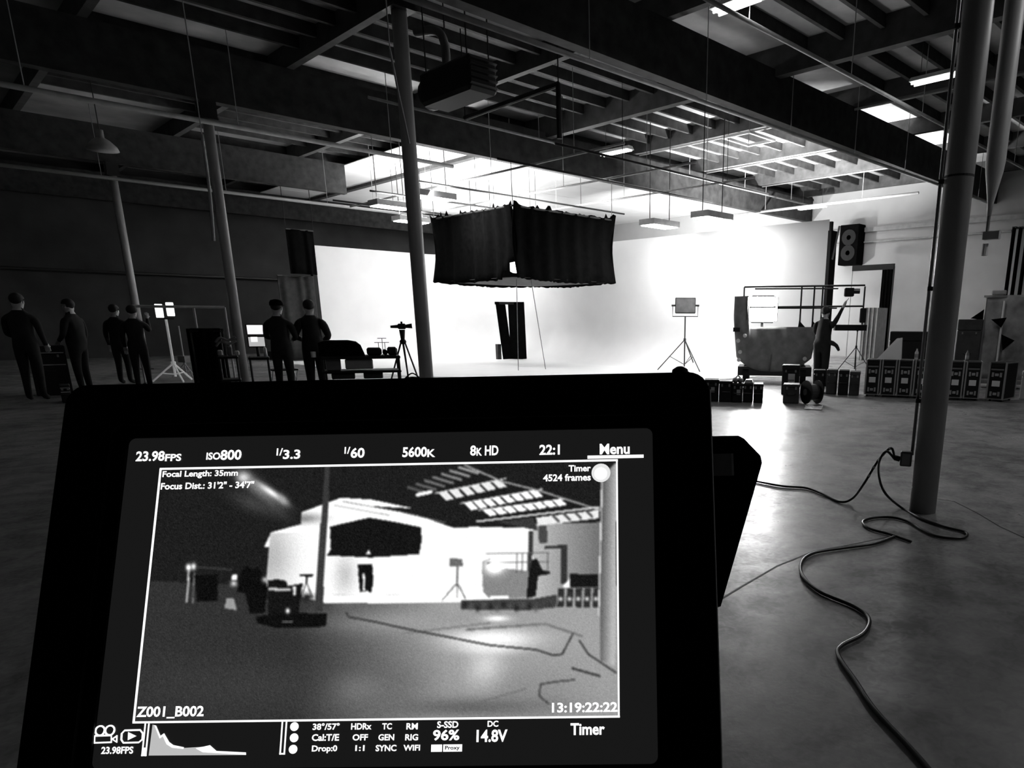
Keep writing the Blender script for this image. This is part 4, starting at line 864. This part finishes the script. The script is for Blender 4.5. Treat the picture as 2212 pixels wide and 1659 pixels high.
for s, cx_, cv_, wd, h in TXT:
    cu = bpy.data.curves.new('txt', 'FONT'); cu.body = s; cu.size = 1; cu.offset = .028; cu.resolution_u = 3
    o = bpy.data.objects.new('txt', cu); C.objects.link(o); dg = bpy.context.evaluated_depsgraph_get(); me = bpy.data.meshes.new_from_object(o.evaluated_get(dg)); bpy.data.objects.remove(o)
    co = np.zeros(len(me.vertices) * 3); me.vertices.foreach_get('co', co); co = co.reshape(-1, 3); lo, hi = co.min(0), co.max(0)
    q = np.zeros_like(co); q[:, 0] = (cx_ + ((co[:, 0] - lo[0]) / (hi[0] - lo[0]) - .5) * wd) * mm; q[:, 2] = (-cv_ + ((co[:, 1] - lo[1]) / (hi[1] - lo[1]) - .5) * h) * mm; q[:, 1] = YT2 if s != 'Proxy' else YT2 - .05 * mm
    me.vertices.foreach_set('co', q.ravel()); me.update(); me.name = 'readout_text'; me.materials.clear(); me.materials.append(glow if s != 'Proxy' else mat('screen_black', .004))
    o = bpy.data.objects.new('readout_text', me); C.objects.link(o); o.parent = screen
FX0, FX1, FV0, FV1 = -100.0, 100.0, -53.48, 53.48
for (a, b, c, d) in ((FX0 - .4, FX1 + .4, FV0 - .45, FV0 + .45), (FX0 - .4, FX1 + .4, FV1 - .4, FV1 + .4), (FX0 - .45, FX0 + .45, FV0, FV1), (FX1 - .35, FX1 + .35, FV0, FV1)): flat('frame_line', [(a, c), (b, c), (b, d), (a, d)], y=YT2)
flat('menu_underline', [(87.3, -55.7), (111.6, -55.7), (111.6, -54.3), (87.3, -54.3)], y=.1 * mm)
def disc(cx_, cv_, r, n=24): return [(cx_ + r * math.cos(2 * PI * k / n), cv_ + r * math.sin(2 * PI * k / n)) for k in range(n)]
flat('round_button', disc(93.1, -48, 4.1), mat('readout_soft', .7, .5, emit=.62), y=.28 * mm); flat('button_centre', disc(93.0, -47.7, 2.6), y=.15 * mm)
for cx_, cv_ in ((-33.0, 55.9), (-32.8, 60.3), (-32.9, 64.8)): flat('status_dot', disc(cx_, cv_, 1.75))
flat('histogram', [(-92.3, 66.6), (-92.0, 54.4), (-91.0, 54.9), (-88.3, 59.0), (-87.0, 58.1), (-84.7, 61.7), (-82.7, 63.0), (-78.2, 63.8), (-71.5, 63.5), (-67.3, 63.2), (-64.6, 65.5), (-52.2, 66.0), (-52.1, 66.8)], glow_grey)
flat('histogram_edge', [(-91.2, 54.6), (-90.4, 54.9), (-88.2, 58.9), (-86.8, 57.9), (-84.3, 61.4), (-82.5, 62.6), (-78.0, 63.5), (-78.2, 64.1), (-82.9, 63.6), (-85.3, 62.2), (-87.2, 59.0), (-88.4, 59.9)], y=YT2); flat('histogram_edge', [(-73, 64.0), (-67.3, 62.8), (-64.4, 65.1), (-52.2, 65.8), (-52.1, 66.7), (-70, 65.5)], y=YT2)
for x0, x1 in ((-95.4, -93.3), (-38.4, -36.1)):
    for a, b, c, d in ((x0, x0 + .6, 54, 66.8), (x1 - .6, x1, 54, 66.8), (x0, x1, 66.2, 66.8)): flat('level_bar', [(a, c), (b, c), (b, d), (a, d)])
flat('level_fill', [(-95.2, 63.5), (-93.5, 63.5), (-93.5, 66.6), (-95.2, 66.6)], y=YT2)
def loop_line(name, pts, r=.35): MB().tube([(a * mm, YT, -b * mm) for a, b in pts + [pts[0], pts[1]]], r * mm, n=5).build(name, glow, screen)
loop_line('camera_icon_reel', disc(-113.7, 56.6, 1.9, 14)); loop_line('camera_icon_reel', disc(-109.6, 56.5, 1.9, 14)); loop_line('camera_icon_body', [(-115.6, 58.6), (-108.8, 58.5), (-108.4, 61.2), (-115.4, 61.4)]); loop_line('camera_icon_lens', [(-108.2, 60), (-106.4, 58.7), (-106.2, 61.2)])
loop_line('play_icon_frame', [(-103.4, 56.6), (-97, 56.5), (-95.7, 57.8), (-95.6, 60.2), (-97, 61.4), (-103.4, 61.5), (-104.4, 60.2), (-104.5, 57.8)]); flat('play_icon_arrow', [(-101.9, 57.3), (-98.3, 58.9), (-101.7, 60.5)])
flat('media_box', [(23.7, 63.6), (28.1, 63.6), (28.1, 66.4), (23.7, 66.4)]); flat('media_box', [(28.6, 63.6), (36.3, 63.6), (36.3, 66.4), (28.6, 66.4)])

# the live picture on the display: painted cell by cell, shown as the glow of each cell
NX, NY = 520, 278
img = np.zeros((NY, NX)); gu, gv = np.meshgrid((np.arange(NX) + .5) / NX, (np.arange(NY) + .5) / NY)
Q = np.array([(347, 1010), (1325, 995), (1343, 1550), (287, 1560)], float)      # frame corners in the layout sheet below
def homog():
    A = []; 
    for (u, v), (x, y) in zip(((0, 0), (1, 0), (1, 1), (0, 1)), Q): A += [[u, v, 1, 0, 0, 0, -x * u, -x * v, -x], [0, 0, 0, u, v, 1, -y * u, -y * v, -y]]
    return np.linalg.svd(np.array(A))[2][-1].reshape(3, 3)
Hm = homog(); g = Hm @ np.stack([gu.ravel(), gv.ravel(), np.ones(gu.size)]); SXp, SYp = (g[0] / g[2]).reshape(NY, NX), (g[1] / g[2]).reshape(NY, NX)
def inside(poly):
    r = np.zeros(SXp.shape, bool); n = len(poly)
    for i in range(n):
        (x0, y0), (x1, y1) = poly[i], poly[(i + 1) % n]
        if y0 == y1: continue
        c = ((y0 > SYp) != (y1 > SYp)) & (SXp < (x1 - x0) * (SYp - y0) / (y1 - y0) + x0); r ^= c
    return r
def fill(poly, v): img[inside(poly)] = v if not hasattr(v, 'shape') else v[inside(poly)]
def line(pts, w_, v):
    for (x0, y0), (x1, y1) in zip(pts[:-1], pts[1:]):
        L = math.hypot(x1 - x0, y1 - y0); t_ = np.clip(((SXp - x0) * (x1 - x0) + (SYp - y0) * (y1 - y0)) / L ** 2, 0, 1); d = np.hypot(SXp - x0 - t_ * (x1 - x0), SYp - y0 - t_ * (y1 - y0)); img[d < w_ / 2] = v
def blob(x, y, rx, ry, v, rot=0, mask=None): 
    global img
    c, s = math.cos(rot), math.sin(rot); a = (SXp - x) * c + (SYp - y) * s; b = -(SXp - x) * s + (SYp - y) * c; e = np.exp(-(a / rx) ** 2 - (b / ry) ** 2) * (1 if mask is None else inside(mask)); img = img + (v - img) * e
def blur(k):
    global img
    for _ in range(k): img = (np.pad(img, 1, 'edge')[1:-1, :-2] + img + np.pad(img, 1, 'edge')[1:-1, 2:]) / 3; img = (np.pad(img, 1, 'edge')[:-2, 1:-1] + img + np.pad(img, 1, 'edge')[2:, 1:-1]) / 3
img[:] = .10
fill([(280, 1250), (720, 1270), (1345, 1265), (1345, 1570), (280, 1570)], .17 + .40 * np.clip((SXp - 640) / 330, 0, 1))
blob(560, 1480, 260, 60, .20); blob(790, 1490, 80, 45, .40); blob(930, 1345, 190, 26, .55); blob(1065, 1380, 90, 20, .97); blob(1062, 1400, 60, 14, .9); blob(1055, 1450, 40, 50, .82); blob(1075, 1336, 26, 6, .98); blob(1150, 1500, 130, 60, .50); blob(1010, 1530, 200, 22, .36)
line([(1010, 1360), (1180, 1348), (1260, 1375)], 5, .42); line([(870, 1368), (1060, 1346)], 4, .45)
fill([(650, 1105), (735, 1074), (800, 1078), (905, 1100), (1035, 1138), (1150, 1140), (1150, 1180), (570, 1180), (585, 1148), (650, 1130)], .96); blob(650, 1118, 50, 12, .5, mask=[(650, 1105), (735, 1074), (735, 1150), (585, 1148), (650, 1130)])
fill([(583, 1148), (1150, 1150), (1150, 1285), (1010, 1300), (700, 1300), (575, 1270)], .93); blob(585, 1200, 50, 80, .66, mask=[(583, 1148), (700, 1148), (700, 1300), (575, 1270)])
fill([(696, 1280), (1050, 1280), (1010, 1300), (700, 1302)], 1.0); line([(700, 1283), (900, 1284)], 2.5, .8)
blob(745, 1240, 24, 42, .72)
fill([(1150, 1132), (1300, 1128), (1300, 1300), (1150, 1300)], .68 - .3 * np.clip((SXp - 1150) / 150, 0, 1))
for (x0, y0, x1, y1, hgt, n_, v) in ((945, 1065, 1080, 1034, 16, 6, .85), (1000, 1087, 1158, 1057, 15, 8, .95), (1040, 1102, 1210, 1078, 13, 8, .97)):
    line([(x0 - 8, y0), (x1 + 8, y1)], 3, .75)
    for i in range(n_):
        a = x0 + (x1 - x0) * i / n_; b = y0 + (y1 - y0) * i / n_; w_ = (x1 - x0) / n_ * .8; fill([(a, b), (a + w_, b - w_ * .2), (a + w_ + 16, b - w_ * .2 + hgt), (a + 16, b + hgt)], v)
for i in range(7): line([(880 + i * 18, 1052 - i * 7), (920 + i * 18, 1064 - i * 7)], 6, .30 + .04 * i)
line([(1000, 1005), (1080, 1040), (1160, 1060), (1300, 1105)], 4, .55); line([(900, 1068), (928, 1062)], 8, .9); line([(1028, 1126), (1150, 1112), (1290, 1096)], 4, .8)
fill([(800, 1092), (900, 1098), (1040, 1136), (980, 1140), (900, 1112)], .10); line([(740, 1082), (860, 1104), (960, 1128)], 2, .45); line([(720, 1090), (840, 1112)], 2, .5)
fill([(1070, 1127), (1150, 1118), (1160, 1146), (1140, 1142)], .2); fill([(1155, 1118), (1290, 1102), (1290, 1120), (1160, 1136)], .85)
for i in range(4): line([(1190 + i * 24, 1112 - i * 3), (1204 + i * 24, 1126 - i * 3)], 5, .3)
fill([(1140, 1146), (1149, 1146), (1149, 1270), (1141, 1270)], .2)
fill([(1160, 1136), (1179, 1135), (1181, 1172), (1163, 1174)], .25)
fill([(1176, 1180), (1224, 1176), (1226, 1262), (1212, 1262), (1210, 1184), (1176, 1186)], .18); fill([(1230, 1240), (1292, 1240), (1292, 1268), (1230, 1268)], .08); fill([(1215, 1268), (1230, 1250), (1231, 1269)], .95)
fill([(712, 1136), (745, 1128), (797, 1117), (850, 1126), (908, 1138), (910, 1165), (905, 1196), (800, 1203), (706, 1198), (714, 1185)], .07); fill([(788, 1196), (797, 1186), (801, 1196)], .9)
fill([(773, 1218), (804, 1217), (807, 1255), (802, 1280), (794, 1275), (778, 1278), (775, 1250)], .06); fill([(784, 1238), (788, 1236), (789, 1274), (784, 1274)], .95)
fill([(971, 1206), (999, 1206), (999, 1223), (971, 1223)], .38); line([(988, 1224), (988, 1290)], 3, .35); line([(988, 1258), (956, 1296)], 3, .4); line([(988, 1258), (1006, 1292)], 3, .4)
fill([(1040, 1212), (1060, 1204), (1062, 1224), (1150, 1234), (1152, 1288), (1058, 1292), (1044, 1278)], .48); blob(1068, 1222, 20, 16, 1.3); fill([(1060, 1288), (1100, 1286), (1100, 1292), (1060, 1294)], 1)
for y in (1196, 1216): line([(1050, y), (1185, y - 3)], 2, .35)
for x in (1115, 1128, 1140, 1183): line([(x, 1196), (x, 1236)], 2, .3)
fill([(1148, 1210), (1158, 1206), (1172, 1232), (1188, 1234), (1187, 1240), (1162, 1244), (1158, 1288), (1138, 1292), (1142, 1240)], .08)
fill([(997, 1296), (1150, 1294), (1205, 1284), (1205, 1312), (1140, 1318), (997, 1316)], .22)
for i in range(12): blob(1005 + i * 14, 1306 + (i % 3) * 4, 5, 7, .12 + .16 * (i % 2))
for i in range(5):
    a = 1205 + i * 19; fill([(a, 1271), (a + 16, 1271), (a + 15, 1312), (a - 1, 1312)], .16); line([(a, 1272), (a - 1, 1311)], 2, .6); line([(a + 16, 1272), (a + 15, 1311)], 2, .6); blob(a + 7, 1294, 4, 4, .95)
fill([(700, 1000), (712, 1000), (697, 1320), (680, 1320)], .20); fill([(1292, 1030), (1326, 1000), (1334, 1440), (1300, 1428)], .35 + .3 * np.clip((SXp - 1300) / 25, 0, 1)); line([(1295, 1040), (1295, 1330)], 3, .85)
fill([(500, 1240), (512, 1239), (512, 1250), (500, 1250)], .95); blob(505, 1258, 7, 6, .8); fill([(488, 1290), (505, 1290), (512, 1316), (486, 1312)], .55)
fill([(518, 1236), (534, 1218), (542, 1228), (556, 1222), (572, 1240), (578, 1268), (572, 1322), (540, 1324), (530, 1280), (512, 1276)], .045); blob(572, 1250, 6, 6, .7)
blob(407, 1223, 5, 7, 1.2); blob(418, 1221, 5, 7, 1.0); line([(408, 1230), (403, 1298)], 4, .7); line([(420, 1236), (416, 1300)], 3, .4); fill([(420, 1240), (470, 1238), (470, 1296), (425, 1296)], .045); line([(422, 1222), (500, 1228)], 2, .3)
fill([(578, 1252), (600, 1249), (618, 1253), (622, 1264), (655, 1258), (652, 1270), (645, 1330), (580, 1335)], .07); fill([(580, 1268), (628, 1268), (628, 1274), (580, 1274)], .7); fill([(633, 1265), (640, 1265), (640, 1285), (633, 1285)], .8)
line([(650, 1241), (674, 1241)], 5, .05); line([(662, 1242), (662, 1256)], 4, .06); line([(662, 1256), (650, 1290)], 2, .1); line([(662, 1256), (676, 1290)], 2, .1); blob(664, 1288, 14, 8, .08)
fill([(553, 1330), (620, 1322), (707, 1324), (706, 1350), (690, 1354), (600, 1356), (556, 1345)], .05); blob(622, 1318, 4, 5, 1.1); line([(612, 1342), (632, 1341)], 3, .6)
line([(748, 1322), (755, 1332), (800, 1340), (900, 1362), (1060, 1394), (1160, 1404), (1200, 1417), (1218, 1414), (1240, 1370)], 4, .2); line([(1170, 1505), (1172, 1480), (1200, 1475), (1245, 1470)], 4, .25); line([(1170, 1505), (1190, 1522)], 4, .25); line([(1240, 1445), (1300, 1462)], 5, .2); line([(1255, 1385), (1275, 1415), (1335, 1455)], 4, .22); line([(1000, 1530), (1140, 1490)], 3, .38)
blob(560, 1058, 60, 16, .42, .75); blob(585, 1062, 34, 7, .95, .6); blob(525, 1030, 14, 12, .8); blob(545, 1085, 50, 18, .22, .4); blob(610, 1078, 14, 8, .6, .8)  # ghost reflection painted into the picture
blur(1); img = np.clip(img + rng.normal(0, .018, img.shape), 0, 1)
lin = np.where(img <= .04045, img / 12.92, ((img + .055) / 1.055) ** 2.4)
xs = (FX0 + (FX1 - FX0) * np.arange(NX + 1) / NX) * mm; zs = -(FV0 + (FV1 - FV0) * np.arange(NY + 1) / NY) * mm
vx, vz = np.meshgrid(xs, zs); co = np.zeros(((NX + 1) * (NY + 1), 3)); co[:, 0] = vx.ravel(); co[:, 1] = .5 * mm; co[:, 2] = vz.ravel()
ii, jj = np.meshgrid(np.arange(NX), np.arange(NY)); b0 = (jj * (NX + 1) + ii).ravel(); quads = np.stack([b0, b0 + NX + 1, b0 + NX + 2, b0 + 1], 1)
me = bpy.data.meshes.new('live_picture'); me.vertices.add(len(co)); me.vertices.foreach_set('co', co.ravel()); me.loops.add(quads.size); me.loops.foreach_set('vertex_index', quads.ravel().astype(np.int32)); me.polygons.add(len(quads)); me.polygons.foreach_set('loop_start', np.arange(0, quads.size, 4, dtype=np.int32)); me.update(calc_edges=True); me.validate()
lp = np.pad(lin, ((0, 1), (0, 1)), 'edge'); ca_ = me.color_attributes.new('picture', 'FLOAT_COLOR', 'POINT'); ca_.data.foreach_set('color', np.repeat(lp.ravel()[:, None], 4, 1).ravel())
pm = bpy.data.materials.new('picture_glow'); pm.use_nodes = True; nt = pm.node_tree; nt.nodes.clear(); at_ = nt.nodes.new('ShaderNodeVertexColor'); at_.layer_name = 'picture'; em = nt.nodes.new('ShaderNodeEmission'); em.inputs[1].default_value = 1.0; om = nt.nodes.new('ShaderNodeOutputMaterial'); nt.links.new(at_.outputs[0], em.inputs[0]); nt.links.new(em.outputs[0], om.inputs[0])
me.materials.append(pm); o = bpy.data.objects.new('live_picture', me); C.objects.link(o); o.parent = screen
# stand that carries the monitor: arm, column and foot below the frame
bk = Vector(org) + Vector(ey) * .06 - Vector(ez) * .06; inv = mon.matrix_world.inverted()
MB().tube([inv @ (Vector(org) + Vector(ey) * .022 - Vector(ez) * .04), inv @ bk, inv @ Vector((bk.x, bk.y, .9)), inv @ Vector((bk.x, bk.y, .04))], .014, n=10).build('stand_column', black_matte, mon)
ft = MB()
for k in range(3): a = 2 * PI * k / 3 + .3; ft.cyl(inv @ Vector((bk.x, bk.y, .12)), inv @ Vector((bk.x + .3 * math.cos(a), bk.y + .3 * math.sin(a), .012)), .012)
ft.build('stand_foot', black_matte, mon)
